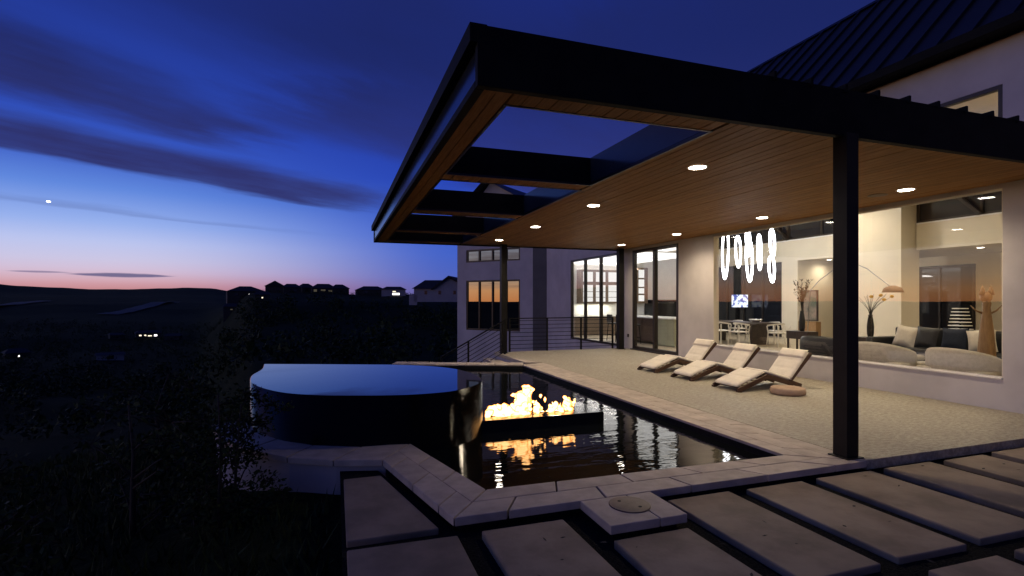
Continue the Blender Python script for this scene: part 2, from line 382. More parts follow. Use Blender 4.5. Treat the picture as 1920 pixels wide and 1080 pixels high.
# ------------------------------------------------------------------ terrain, out to the horizon
def smooth(a, b, x):
    t = max(0, min(1, (x - a) / (b - a))); return t * t * (3 - 2 * t)
def interp(x, tab):
    for (a, va), (b, vb) in zip(tab, tab[1:]):
        if x <= b:
            t = max(0, min(1, (x - a) / (b - a))); t = t * t * (3 - 2 * t); return va + (vb - va) * t
    return tab[-1][1]
VALLEY = [(0, -.9), (8, -1.6), (20, -5), (60, -13), (120, -19), (220, -23), (330, -24), (450, -20), (620, -15), (900, -2), (1500, 12), (2600, 50), (3600, 42), (6000, 20), (12000, 10)]
RIDGE = [(0, -.9), (8, -1.6), (20, -3.6), (45, -6.5), (90, -7), (150, -4.5), (220, .8), (300, 5.2), (420, 4), (900, -5), (2600, 28), (6000, 20), (12000, 10)]
def land(x, y):
    r = math.hypot(x, y); az = math.degrees(math.atan2(x, y))
    k = smooth(-13, -7.5, az)
    v = interp(r, VALLEY) * (1 - k) + interp(r, RIDGE) * k
    far = smooth(1200, 2600, r)
    west = smooth(-29, -36, az); v -= smooth(900, 2600, r) * west * 75
    v += far * (1 - west) * (12 * noise.noise((az * .13, 3.1, 0)) + 4 * noise.noise((az * .6, 8, 0)) + 22 * smooth(-24, -32, az))
    mid = smooth(30, 120, r)
    v += mid * (2.2 * noise.noise((x * .012, y * .012, 1)) + .7 * noise.noise((x * .05, y * .05, 4)))
    v += smooth(6, 25, r) * .25 * noise.noise((x * .3, y * .3, 2))
    # level pad under house, pool and path
    def outside(x, y):
        dx = max(-.15 - x, 0, x - 40); dy = max(y - 12.2, 0, -9 - y)
        return math.hypot(dx, dy)
    d = outside(x, y)
    pad = -.34
    if x > 4: d = max(-.0, min(d, math.hypot(max(0, 6 - x), max(0, y - 30)) if x > 6 else d)) if False else d
    if d < 14: v = pad + (v - pad) * smooth(0, 14, d) - .18 * min(d, 4) * smooth(0, 1.0, d) * (1 - smooth(0, 14, d))
    return v
def make_land():
    azs = []
    a = -180.
    while a < 180:
        azs.append(a)
        a += .45 if -34 < a < 20 else (1.5 if -100 < a < 60 else 6)
    rs = [0.4]
    while rs[-1] < 13000: rs.append(rs[-1] * (1.07 if rs[-1] < 700 else 1.11) + .08)
    vs = [(0, 0, land(0, 0))]; fs = []
    for r in rs:
        for a in azs:
            x, y = r * math.sin(R(a)), r * math.cos(R(a)); vs.append((x, y, land(x, y)))
    n = len(azs)
    for k in range(n): fs.append((0, 1 + k, 1 + (k + 1) % n))
    for i in range(len(rs) - 1):
        for k in range(n):
            fs.append((1 + i * n + k, 1 + (i + 1) * n + k, 1 + (i + 1) * n + (k + 1) % n, 1 + i * n + (k + 1) % n))
    b = MB(); b.v = vs; b.f = fs
    return b.build('terrain', 'land', None, True, kind='structure')
make_land()
def polar(px, d, z=None):
    """a point out on the land: bearing given as photo column, at distance d"""
    t = (px - 960) / 970.; S, C = math.sin(R(18.84)), math.cos(R(18.84))
    x, y = d * (S + t * C), d * (C - t * S); return Vector((x, y, land(x, y) if z is None else z))

# roads pale on the far slope
def road(pts, w):
    b = MB(); L = []
    for i in range(len(pts) - 1):
        for k in range(12): L.append(pts[i].lerp(pts[i + 1], k / 12))
    L.append(pts[-1]); vs = []
    for i, p in enumerate(L):
        t = (L[min(i + 1, len(L) - 1)] - L[max(i - 1, 0)]); nrm = Vector((-t.y, t.x, 0)).normalized() * w
        for sgn in (-1, 1):
            q = p + nrm * sgn; vs.append((q.x, q.y, land(q.x, q.y) + 1.1))
    b.add(vs, [(2 * i, 2 * i + 2, 2 * i + 3, 2 * i + 1) for i in range(len(L) - 1)])
    return b.build('road', 'road', None, False, kind='structure')
road([polar(-60, 520), polar(20, 600), polar(85, 760)], 9)
road([polar(200, 520), polar(250, 590), polar(300, 720), polar(330, 800)], 9)

# ------------------------------------------------------------------ gravel bed with the stone path
pl = MB().add([(.04, -4, -.118), (14, -4, -.118), (14, 3.56, -.118), (4.3, 3.56, -.118), (.8, 3.56, -.118), (.3, 5.35, -.118), (.04, 5.35, -.118)], [tuple(range(7))])
bed = pl.build('gravel_bed', 'gravel', None, kind='structure')
slabs = [[(.07, 4.94), (.40, 4.94), (.70, 3.66), (.07, 3.66)], [(.07, 3.53), (.80, 3.51), (.80, 2.2), (.07, 2.2)]]
cols = [(.98, 1.59), (1.77, 2.38), (2.56, 3.17), (3.36, 3.98), (4.15, 4.83), (5.0, 5.65), (5.84, 6.46), (6.62, 7.26), (7.42, 8.05)]
for i, (a, b2) in enumerate(cols):
    top = 3.5 if i == 0 else (3.08 if i == 1 else 3.57)
    for y0, y1 in ((2.29, top), (.95, 2.12), (-.4, .79)):
        j = lambda: random.uniform(-.012, .012)
        slabs.append([(a + j(), y0 + j()), (b2 + j(), y0 + j()), (b2 + j(), y1 + j()), (a + j(), y1 + j())])
for y0, y1 in ((.95, 2.05), (-.4, .8)): slabs.append([(.07, y0), (.8, y0), (.8, y1), (.07, y1)])
for p in slabs:
    dz = random.uniform(-.006, .006)
    p = [(a * .969, b2 * .969) for a, b2 in p]
    MB().prism(p, -.16 + dz, -.07 + dz, .009, 2).build('path_slab', 'slab', bed)

def litter():
    rn = random.Random(5); b = MB()
    for i in range(70):
        x_, y_ = rn.uniform(.2, 7.5), rn.uniform(1.6, 3.4); a = rn.uniform(0, 6.28); l_ = rn.uniform(.012, .03)
        u = Vector((math.cos(a), math.sin(a), rn.uniform(-.1, .3))) * l_; w_ = Vector((-math.sin(a), math.cos(a), .2)) * l_ * .35; c = Vector((x_, y_, -.056))
        b.add([c - u, c + w_, c + u, c - w_], [(0, 1, 2, 3)])
    b.build('leaf_litter', 'bark', None, kind='stuff')
litter()
# ------------------------------------------------------------------ pool
pool = thing('swimming_pool', 'dark bottomed swimming pool edged with pale stone beside the lit patio', 'swimming pool', (2.6, 7, 0))
def wparent(o, p): o.parent = p; o.matrix_parent_inverse = Matrix.Translation(-Vector(p.location)) if not p.rotation_euler.z else p.matrix_basis.inverted(); return o
def part(b, name, m, par, smooth=False, **kw): return wparent(b.build(name, m, None, smooth, **kw), par)
POOL = [(1.14, 3.94), (4.12, 3.90), (4.12, 11.30), (2.25, 12.02), (1.26, 12.50), (-.2, 10.2), (-.4, 6.5), (.74, 5.49)]
MB().add([(x, y, -.10) for x, y in [(1.05, 3.8), (4.2, 3.8), (4.2, 11.35), (2.3, 12.1), (1.2, 12.6), (-.3, 10.2), (-.4, 6.5), (.70, 5.49)]], [tuple(range(8))]).build(
    'pool_water', water('pool_water', .16, 4.2, .6, 1.7, dist=.022), None, kind='structure')
ring = MB(); n = len(POOL)
for i in range(5):
    a, b2 = POOL[i - 1] if i else POOL[7], POOL[i]
    ring.add([(a[0], a[1], -.03), (b2[0], b2[1], -.03), (b2[0], b2[1], -.6), (a[0], a[1], -.6)], [(0, 1, 2, 3)])
part(ring, 'pool_wall', 'pool_tile', pool)
# riser under the outer coping edge
rz = MB()
for a, b2, c2, d2 in (((.84, 3.57), (4.72, 3.57), (4.72, 3.8), (1.1, 3.8)), ((.84, 3.57), (1.1, 3.8), (.70, 5.45), (.49, 5.03))):
    rz.prism([a, b2, c2, d2], -.5, -.062)
part(rz, 'riser', 'pool_tile', pool)
def lerp2(a, b, t): return (a[0] + (b[0] - a[0]) * t, a[1] + (b[1] - a[1]) * t)
def stones(inA, inB, outA, outB, L=.61, rows=(0, .47, 1), offs=(0, .5), z=0., th=.062):
    """courses of coping stones between an inner and an outer edge line"""
    ln = math.dist(inA, inB)
    for r in range(len(rows) - 1):
        a0, a1 = lerp2(inA, outA, rows[r]), lerp2(inB, outB, rows[r])
        b0, b1 = lerp2(inA, outA, rows[r + 1]), lerp2(inB, outB, rows[r + 1])
        k = max(1, round(ln / L)); cuts = [0.] + [(i + offs[r]) / k for i in range(1 if offs[r] == 0 else 0, k)] + [1.]
        g = .004 / max(ln, .1)
        for t0, t1 in zip(cuts, cuts[1:]):
            if t1 - t0 < 1e-3: continue
            q = [lerp2(a0, a1, t0 + g), lerp2(a0, a1, t1 - g), lerp2(b0, b1, t1 - g), lerp2(b0, b1, t0 + g)]
            # small gap between courses
            cx, cy = sum(p[0] for p in q) / 4, sum(p[1] for p in q) / 4
            q = [(cx + (p[0] - cx) * .992, cy + (p[1] - cy) * .992) for p in q]
            dz = random.uniform(-.0015, .0015)
            part(MB().prism(q, z - th, z + dz, .006, 2), 'coping_stone', 'coping', pool)
stones((1.13, 3.95), (4.12, 3.90), (.77, 3.50), (4.70, 3.50))
stones((.74, 5.49), (1.13, 3.95), (.42, 5.00), (.77, 3.50), L=.6)
stones((4.12, 3.905), (4.12, 11.30), (4.715, 3.505), (4.715, 11.52), L=.62, rows=(0, .30, .66, 1), offs=(0, .5, .2))
stones((4.12, 11.31), (2.25, 12.02), (4.30, 11.72), (2.42, 12.42), L=.6)
stones((2.25, 12.03), (1.26, 12.50), (2.42, 12.43), (1.42, 12.92), L=.6)
arc_in = [(.74, 5.49), (.25, 5.52), (-.22, 5.74), (-.60, 6.12), (-.88, 6.62), (-1.02, 7.2)]
arc_out = [(.42, 5.00), (-.02, 5.13), (-.44, 5.38), (-.84, 5.78), (-1.20, 6.35), (-1.42, 7.1)]
for i in range(5): stones(arc_in[i], arc_in[i + 1], arc_out[i], arc_out[i + 1], L=.55, rows=(0, 1), offs=(0,))
# wall below the ledge
rw = MB()
for i in range(5):
    a, b2 = arc_out[i], arc_out[i + 1]; a2, c2 = lerp2(arc_in[i], a, .9), lerp2(arc_in[i + 1], b2, .9)
    rw.prism([a2, c2, lerp2(arc_in[i + 1], b2, .3), lerp2(arc_in[i], a, .3)], -1.6, -.064)
part(rw, 'retaining_wall', 'house_w', pool)
# skimmer pad with its round lid
for x0, x1 in ((1.73, 2.115), (2.123, 2.34)):
    part(MB().bbox(x0, x1, 3.04, 3.495, -.062, 0, .007), 'coping_stone', 'coping', pool)
part(MB().box(1.78, 2.29, 3.10, 3.56, -.3, -.064), 'riser', 'pool_tile', pool)
lid = thing('skimmer_lid', 'round brown skimmer lid with two finger holes set in the stone pad', 'pool lid', (2.04, 3.31, .001))
MB().lathe([(.150, 0), (.150, .005), (.144, .008)], n=40).build('lid_disc', 'lid', lid, True)
for dx, dy in ((-.045, .07), (.045, -.07)): MB().lathe([(.013, .0), (.013, .0092)], (dx, dy, 0), 14).build('finger_hole', 'rubber', lid)

# raised basin with a vanishing edge
basin = thing('raised_basin', 'raised dark tiled basin with a curved vanishing edge brimming with still water', 'water basin', (.3, 7, 0))
RIM = [(1.70, 6.10), (1.76, 6.65), (1.64, 7.31), (1.30, 7.80), (.82, 8.12), (-.23, 8.53), (-1.05, 8.84), (-1.00, 8.20), (-1.04, 7.49), (-.92, 6.75), (-.59, 6.10), (-.20, 5.76), (.27, 5.57), (.55, 5.49), (.79, 5.46), (1.05, 5.48), (1.245, 5.55), (1.50, 5.78)]
def curve_closed(P, k=5, sharp=()):
    out = []; n = len(P)
    for i in range(n):
        p0, p1, p2, p3 = P[i - 1], P[i], P[(i + 1) % n], P[(i + 2) % n]
        if i in sharp: p0 = p1
        if (i + 1) % n in sharp: p3 = p2
        for j in range(k):
            t = j / k
            out.append(tuple(.5 * (2 * p1[c] + (p2[c] - p0[c]) * t + (2 * p0[c] - 5 * p1[c] + 4 * p2[c] - p3[c]) * t * t + (3 * p1[c] - p0[c] - 3 * p2[c] + p3[c]) * t ** 3) for c in (0, 1)))
    return out
rim = curve_closed(RIM, 5, (6, 4, 5))
w = MB(); n = len(rim)
cxy = (.3, 7.0)
ins = [lerp2(p, cxy, .05) for p in rim]
w.add([(x, y, -1.4) for x, y in rim] + [(x, y, .508) for x, y in rim] + [(x, y, .500) for x, y in ins], [(i, (i + 1) % n, n + (i + 1) % n, n + i) for i in range(n)] + [(n + i, n + (i + 1) % n, 2 * n + (i + 1) % n, 2 * n + i) for i in range(n)])
part(w, 'basin_wall', 'tile', basin, True)
MB().add([(x, y, .512) for x, y in [lerp2(p, cxy, .006) for p in rim]], [tuple(range(n))]).build('basin_water', water('basin_water', .012, 3, dist=.02), None, kind='structure')

# fire trough standing in the pool against the basin
ft = thing('fire_trough', 'long polished black fire trough standing in the pool against the raised basin', 'fire trough', (2.3, 6.1, 0))
part(MB().bbox(1.42, 3.33, 6.03, 6.74, -.7, .040, .007), 'trough_body', 'trough', ft)
burner = part(MB().box(1.62, 3.0, 6.22, 6.30, .0405, .045), 'burner_slot', 'rubber', ft)
def flames():
    th = thing('fire', 'white hot orange edged flames leaping from the black trough in the pool', 'fire', (2.3, 6.26, .045))
    S, C = math.sin(R(18.84)), math.cos(R(18.84))
    def at(px, py, Y=6.26):
        t = (px - 960) / 970.; d = Y / (C - t * S); return (d * (S + t * C), Y, 1.5 + (563 - py) * d / 970.)
    def tongue(name, blobs, vox=.011):
        b = MB()
        for (px, py, rx, rz) in blobs:
            c = at(px, py, 6.26 + random.uniform(-.05, .05)); k = 6.62 / 970
            b.ball(c, rx * k, rx * k * .8, rz * k, 14, 10)
        o = part(b, name, 'flame', th, True)
        rm = o.modifiers.new('r', 'REMESH'); rm.mode = 'VOXEL'; rm.voxel_size = vox; rm.use_smooth_shade = True
        tx = bpy.data.textures.new('lick', 'CLOUDS'); tx.noise_scale = .055
        dm = o.modifiers.new('d', 'DISPLACE'); dm.texture = tx; dm.strength = .05; dm.mid_level = .5; dm.texture_coords = 'GLOBAL'
        sm = o.modifiers.new('s', 'SMOOTH'); sm.factor = .5; sm.iterations = 3
        return o
    L = []
    for px, top in [(914, 771), (922, 766), (930, 764), (938, 760), (946, 759), (954, 765), (962, 758), (970, 752), (977, 744), (984, 733), (990, 730)]:
        y = 781
        while y > top:
            L.append((px + random.uniform(-2, 2), y - random.uniform(0, 3), random.uniform(5.5, 8.5), random.uniform(5, 8))); y -= 6
    L += [(968, 742, 6, 5), (961, 741, 5, 4), (975, 738, 6, 5), (986, 727, 7, 5), (994, 728, 6, 5), (999, 731, 3, 4), (982, 724, 5, 4), (991, 724, 4.5, 3)]
    tongue('flame', L)
    L = []
    for px, top in [(1000, 770), (1004, 762), (1009, 756), (1014, 763), (1019, 771)]:
        y = 780
        while y > top: L.append((px, y, random.uniform(3.5, 5), 5)); y -= 5
    L += [(1006, 755, 4, 3), (999, 754, 4, 3)]
    tongue('flame', L)
    L = []
    for px, top in [(1026, 772), (1032, 758), (1037, 764), (1042, 757), (1048, 762), (1054, 764), (1060, 750), (1065, 748), (1070, 765)]:
        y = 778
        while y > top: L.append((px, y, random.uniform(4, 6), 5.5)); y -= 5
    L += [(1060, 745, 5, 4), (1065, 748, 5.5, 5), (1075, 758, 2.5, 5), (1077, 752, 2, 4), (1068, 756, 6, 5)]
    tongue('flame', L)
    for (px, py, h_, lean) in ((947, 760, 5, -2), (966, 750, 6, 3), (1003, 756, 6, 3), (1037, 759, 6, -1), (1050, 760, 5, 2), (1077, 752, 5, 1)):
        c0 = at(px, py, 6.26 + random.uniform(-.03, .03)); k = 6.62 / 970; b = MB()
        b.tube([(c0[0] + lean * k * t_ * t_ + .006 * math.sin(t_ * 5 + px), c0[1], c0[2] - 3 * k + (h_ + 3) * k * t_) for t_ in (0, .2, .4, .6, .8, 1)], 3.0 * k, 8, True, .3 * k)
        part(b, 'flame', 'flame', th, True)
    for (px, py, rx, rz) in ((1014, 743, 2.6, 3), (1022, 748, 2.2, 5.5)):
        tongue('flame', [(px, py, rx, rz), (px, py + 3, rx * .8, rz * .7)], .008)
flames()

# ------------------------------------------------------------------ patio deck
dk = MB().prism([(4.722, 3.52), (8.597, 3.52), (8.597, 14.35), (4.35, 14.35), (4.35, 12.9), (4.722, 11.6)], -.095, 0, .006)
dk.build('patio_deck', 'deck', None, kind='structure')
MB().box(4.74, 12, 3.58, 3.7, -.5, -.097).build('deck_footing', 'pool_tile', None, kind='structure')
MB().prism([(4.345, 11.76), (4.717, 11.6), (4.345, 12.88)], -.095, -.002, .004).build('deck_corner', 'coping', None, kind='structure')
# stair down behind the pool with landing
st = thing('garden_stair', 'stone steps going down from the far left corner of the patio', 'stairs', (4.0, 13.6, 0))
for i in range(6):
    x1 = 4.34 - i * .32
    part(MB().bbox(x1 - .35, x1, 12.95, 14.25, -.16 - i * .17 - .12, -.16 - i * .17 + .0, .008), 'step', 'coping', st)

# ------------------------------------------------------------------ railing
rail = thing('cable_railing', 'dark metal railing with level wires along the far patio edge', 'railing', (6, 14.28, 0))
def rail_run(pts, posts, top=.97, n=8):
    for p in posts: part(MB().box(p[0] - .022, p[0] + .022, p[1] - .022, p[1] + .022, p[2] - .02, p[2] + top - .004), 'post', 'black_metal', rail)
    part(MB().bar(Vector(pts[0]) + Vector((0, 0, top)), Vector(pts[1]) + Vector((0, 0, top)), .05, .03), 'handrail', 'black_metal', rail)
    for i in range(n):
        z = .09 + i * (top - .16) / (n - 1)
        part(MB().tube([Vector(pts[0]) + Vector((0, 0, z)), Vector(pts[1]) + Vector((0, 0, z))], .009, 6), 'wire', 'black_metal', rail)
rail_run([(4.78, 14.28, 0), (8.2, 14.28, 0)], [(4.80, 14.28, 0), (5.98, 14.28, 0), (7.10, 14.28, 0), (8.19, 14.28, 0)])
rail2 = thing('stair_railing', 'dark metal railing with wires sloping down beside the garden steps', 'railing', (3.6, 13.0, 0))
rail, keep = rail2, rail
def stz(x): return min(0, -(4.55 - x) * .5)
rail_run([(4.50, 13.7, 0), (2.65, 13.7, stz(2.5) + .02)], [(4.46, 13.7, -.05), (3.42, 13.7, stz(3.42)), (2.68, 13.7, stz(2.5))])
rail = keep

# ------------------------------------------------------------------ canopy
can = thing('patio_canopy', 'flat black edged canopy with timber underside and open skylights over the patio', 'canopy', (4.8, 9, 3))
ZS, ZT = 3.09, 3.50
wells = [(4.02, 6.42), (6.77, 9.10), (9.53, 11.88), (12.25, 14.02)]; WX0, WX1 = 1.32, 3.34
fas = [MB().bbox(.975, 8.59, 3.63, 3.70, 3.06, 3.505, .004), MB().bbox(.975, 8.59, 14.39, 14.45, 3.06, 3.505, .004)]
for f in fas: part(f, 'fascia', 'black_metal', can)
part(MB().box(.992, 1.04, 3.702, 14.388, 3.122, 3.372), 'side_panel', 'fascia_sheet', can)
part(MB().bbox(.972, 1.045, 3.702, 14.388, 3.058, 3.12, .004), 'bottom_trim', 'black_metal', can)
part(MB().bbox(.918, 1.05, 3.634, 14.47, 3.374, 3.515, .005), 'cap_flashing', 'black_metal', can)
fr = MB().box(1.05, WX0, 3.702, 14.388, ZS + .024, 3.47).box(WX1, 8.59, 3.702, 14.388, ZS + .024, 3.47)
ys = [3.702] + [v for wl in wells for v in wl] + [14.388]
for i in range(0, len(ys), 2): fr.box(WX0 + .001, WX1 - .001, ys[i], ys[i + 1], ZS + .024, 3.468)
part(fr, 'roof_deck', 'black_metal', can)
# skylight metal edge trims just under the boards
for y0, y1 in wells:
    t = MB().box(WX0 - .02, WX0 + .004, y0, y1, ZS - .004, ZS + .03).box(WX1 - .004, WX1 + .025, y0, y1, ZS - .004, ZS + .03)
    t.box(WX0 - .02, WX1 + .025, y0 - .025, y0 - .001, ZS - .004, ZS + .03).box(WX0 - .02, WX1 + .025, y1 + .001, y1 + .025, ZS - .004, ZS + .03)
    part(t, 'skylight_trim', 'bronze', can)
# soffit boards, one object each
BW = .1265; x = 1.046; meshes = {}
while x < 8.58:
    x1 = min(x + BW - .010, 8.59); xm = (x + x1) / 2
    if x1 > WX0 - .02 and x < WX1 + .02:
        segs = [(ys[i] + (.026 if i else 0), ys[i + 1] - (.026 if i + 2 < len(ys) else 0)) for i in range(0, len(ys), 2)]
        if x < WX0 - .02: x1 = WX0 - .022; segs = [(3.702, 14.388)]
        elif x1 > WX1 + .02: x = WX1 + .027; segs = [(3.702, 14.388)]
    else: segs = [(3.702, 14.388)]
    if len(segs) == 1:
        c1 = random.uniform(5.6, 12.5); segs = [(3.702, c1 - .002), (c1 + .002, 14.388)]
    for (y0, y1) in segs:
        dz = random.uniform(0, .003)
        part(MB().add([(x, y0, ZS + dz), (x1, y0, ZS + dz), (x1, y1, ZS + dz), (x, y1, ZS + dz), (x - .002, y0, ZS + .02), (x1 + .002, y0, ZS + .02), (x1 + .002, y1, ZS + .02), (x - .002, y1, ZS + .02)],
             [(3, 2, 1, 0), (4, 5, 6, 7), (0, 1, 5, 4), (1, 2, 6, 5), (2, 3, 7, 6), (3, 0, 4, 7)]), 'soffit_board', 'wood', can)
    x = x1 + .010
for y0, y1 in wells:
    part(MB().box(WX1 - .0035, WX1 - .0005, y0 + .002, y1 - .002, ZS + .034, 3.466), 'skylight_gloss_sheet', 'fascia_sheet', can)  # thin glossy sheet added so the right well face mirrors sky blue
# standing ribs on the canopy roof
X = 3.72
while X < 8.5:
    part(MB().box(X - .014, X + .014, 3.61, 14.4, 3.472, 3.548), 'roof_rib', 'black_metal', can); X += .43
for (px, py, sz) in ((4.64, 3.62, .15), (4.52, 13.95, .17), (8.30, 13.95, .17)):
    p = MB().bbox(px - sz / 2, px + sz / 2, py - sz / 2 + .05, py + sz / 2 + .05, .012, 3.085, .004)
    part(p, 'post', 'post_metal', can)
    part(MB().bbox(px - sz / 2 - .03, px + sz / 2 + .03, py - sz / 2 + .02, py + sz / 2 + .08, .0, .011, .002), 'base_plate', 'post_metal', can)

# recessed downlights in the soffit
def downlight(x, y, z, label, group, mlamp='lamp', r=.098, energy=0, col=(1, .80, .56), spot=150):
    t = thing('recessed_downlight', label, 'downlight', (x, y, z), 0, group)
    n = 28; b = MB()
    prof = [(r + .022, 0), (r + .022, -.006), (r, -.008), (r, 0)]
    vs = []; fs = []
    for (rr, zz) in prof:
        for k in range(n): vs.append((rr * math.cos(2 * math.pi * k / n), rr * math.sin(2 * math.pi * k / n), zz))
    for i in range(3):
        for k in range(n): fs.append((i * n + k, i * n + (k + 1) % n, (i + 1) * n + (k + 1) % n, (i + 1) * n + k))
    b.add(vs, fs); b.build('trim_ring', 'trim_w', t)
    MB().lathe([(r - .001, -.004), (r - .001, -.0015)], n=28).build('lens', mlamp, t)
    if energy: 
        l = lamp('downlight_beam', 'SPOT', (x, y, z - .03), energy, col, .07, spot, blend=.9); 
    return t
ordn = ['nearest', 'second', 'third', 'farthest']
EN = 135
for i, y in enumerate((5.13, 7.76, 10.41, 13.03)):
    downlight(4.09, y, ZS, f'{ordn[i]} lit round downlight of the canopy row beside the skylights', 'downlights in the canopy ceiling', energy=EN)
for i, y in enumerate((5.21, 7.86, 10.49, 13.02)):
    downlight(7.76, y, ZS, f'{ordn[i]} lit round downlight of the canopy row along the house wall', 'downlights in the canopy ceiling', energy=EN)
sp = MB().lathe([(.13, 0), (.13, -.006), (.10, -.008)], (7.76, 5.62, ZS), 28)
sp.build('ceiling_speaker', 'lid', None, label='flush round brown speaker in the canopy ceiling beside the nearest wall side downlight', cat='speaker')

# ------------------------------------------------------------------ main house
hs = thing('modern_house', 'modern pale stucco house with large lit windows and dark metal roof', 'house', (9, 9, 0))
def wall(x0, x1, y0, y1, z0, z1, m='stucco', name='wall'): return part(MB().box(x0, x1, y0, y1, z0, z1), name, m, hs)
W0, W1, TOP = 8.60, 8.75, 5.09
wall(W0, W1, -3, 4.51, -.3, TOP)
wall(W0, W1, 4.51, 10.21, -.3, .415)
wall(W0, W1, 4.51, 10.21, 3.03, 3.68); wall(W0, W1, 4.51, 10.21, 4.45, TOP)
wall(W0, W1, 10.21, 11.55, -.3, TOP)
wall(W0, W1, 11.55, 13.79, 3.02, TOP); wall(W0, W1, 11.55, 13.79, -.3, .0)
wall(W0, W1, 13.79, 14.67, -2.6, TOP)
wall(W0, W1, 14.67, 18.20, 3.04, TOP); wall(W0, W1, 14.67, 18.20, -2.6, .02)
wall(W0, W1, 18.20, 20.60, -2.6, TOP)
part(MB().bbox(W0 - .02, W1 + .02, 4.515, 10.205, .416, .44, .004), 'window_sill', 'trim_w', hs)
# reveals in cream round the living window
part(MB().box(W0 + .004, W1, 4.512, 4.522, .441, 3.028).box(W0 + .004, W1, 10.198, 10.208, .441, 3.028).box(W0 + .004, W1, 4.523, 10.197, 3.018, 3.028), 'window_reveal', 'cream', hs)
def window(name, ax, y0, y1, z0, z1, nx=3, bars=.055, depth=.09, gm='glass', fm='bronze', zsplit=None):
    """framed window lying in plane x = ax; panes and mullions are sub-parts"""
    f = MB(); d0, d1 = ax - depth / 2, ax + depth / 2
    f.box(d0, d1, y0, y1, z0, z0 + bars).box(d0, d1, y0, y1, z1 - bars, z1)
    f.box(d0, d1, y0, y0 + bars, z0 + bars, z1 - bars).box(d0, d1, y1 - bars, y1, z0 + bars, z1 - bars)
    fo = part(f, name, fm, hs)
    st = (y1 - y0) / nx
    for i in range(1, nx):
        m = MB().box(d0 - .004, d1 + .004, y0 + st * i - bars / 2, y0 + st * i + bars / 2, z0 + bars + .001, z1 - bars - .001); sub(m, 'mullion', fm, fo)
    for i in range(nx):
        p = MB().box(ax - .008, ax + .008, y0 + st * i + .02, y0 + st * (i + 1) - .02, z0 + .02, z1 - .02); sub(p, 'pane', gm, fo)
    return fo
def sub(b, name, m, par, smooth=False):
    o = b.build(name, m, None, smooth); o.parent = par; o.matrix_parent_inverse = par.parent.matrix_parent_inverse.copy() if False else Matrix.Identity(4)
    return o
# living room glazing: three frameless sheets
lw = part(MB().box(W0 + .03, W0 + .06, 4.523, 10.197, .441, .455).box(W0 + .03, W0 + .06, 4.523, 10.197, 3.004, 3.017), 'picture_window', 'trim_w', hs)
for a, b2 in ((4.523, 6.365), (6.373, 8.215), (8.223, 10.197)): sub(MB().box(W0 + .037, W0 + .053, a, b2, .456, 3.003), 'pane', 'glass', lw)
window('clerestory_window', W0 + .05, 4.51, 10.21, 3.682, 4.448, 4)
sd_ = window('sliding_door', W0 + .05, 11.555, 13.785, .03, 3.015, 2, .085, .11)
part(MB().bbox(W0 - .06, W0 + .12, 11.5, 13.84, .001, .029, .003), 'door_threshold', 'bronze', hs)
window('kitchen_window', W0 + .05, 14.675, 18.195, .025, 3.035, 3, .07, .1)
part(MB().bbox(W0 - .03, W0 - .001, 13.98, 14.05, .36, .46, .004), 'outlet_box', 'bronze', hs)
# roof
EX, EZ, RX = 8.35, 5.17, 11.2; RZ = EZ + (RX - EX)
part(MB().box(EX, W0 - .002, -3, 16, 5.092, 5.13), 'eave_soffit', 'black_metal', hs)
part(MB().bbox(EX - .11, EX - .002, -3, 16, 5.06, 5.20, .01), 'gutter', 'black_metal', hs)
pan = seam = None; y = -2.6; first = []
dx = Vector((RX - EX, 0, RZ - EZ)); nrm = Vector((-1, 0, 1)).normalized()
while y < 15.9:
    if pan is None:
        b = MB(); a = [Vector((EX - .03, 0, EZ - .03)), Vector((EX - .03, .455, EZ - .03)), Vector((RX, .455, RZ)), Vector((RX, 0, RZ))]
        b.add([v for v in a] + [v - nrm * .03 for v in a], [(0, 1, 2, 3), (7, 6, 5, 4), (0, 4, 5, 1), (1, 5, 6, 2), (2, 6, 7, 3), (3, 7, 4, 0)]); pan = b.mesh('roof_panel', 'roof_metal')
        b = MB(); o2 = nrm * .045
        q = [Vector((EX - .03, -.018, EZ - .03)), Vector((EX - .03, .018, EZ - .03)), Vector((RX, .018, RZ)), Vector((RX, -.018, RZ))]
        b.add([v + nrm * .001 for v in q] + [v + o2 for v in q], [(3, 2, 1, 0), (4, 5, 6, 7), (0, 1, 5, 4), (1, 2, 6, 5), (2, 3, 7, 6), (3, 0, 4, 7)]); seam = b.mesh('standing_seam', 'roof_metal')
    o = wparent(link('roof_panel', pan), hs); o.location = (0, y + .002, 0)
    o = wparent(link('standing_seam', seam), hs); o.location = (0, y, 0)
    y += .46
part(MB().add([(RX, -2.6, RZ), (RX, 15.96, RZ), (20.8, 15.96, 5.2), (20.8, -2.6, 5.2)], [(0, 1, 2, 3)]), 'rear_roof', 'roof_metal', hs)
part(MB().add([(RX - .12, -2.6, RZ - .06), (RX + .12, -2.6, RZ - .03), (RX, -2.6, RZ + .06), (RX - .12, 15.96, RZ - .06), (RX + .12, 15.96, RZ - .03), (RX, 15.96, RZ + .06)], [(0, 1, 2), (3, 5, 4), (0, 3, 5, 2), (1, 2, 5, 4)]), 'ridge_cap', 'roof_metal', hs)
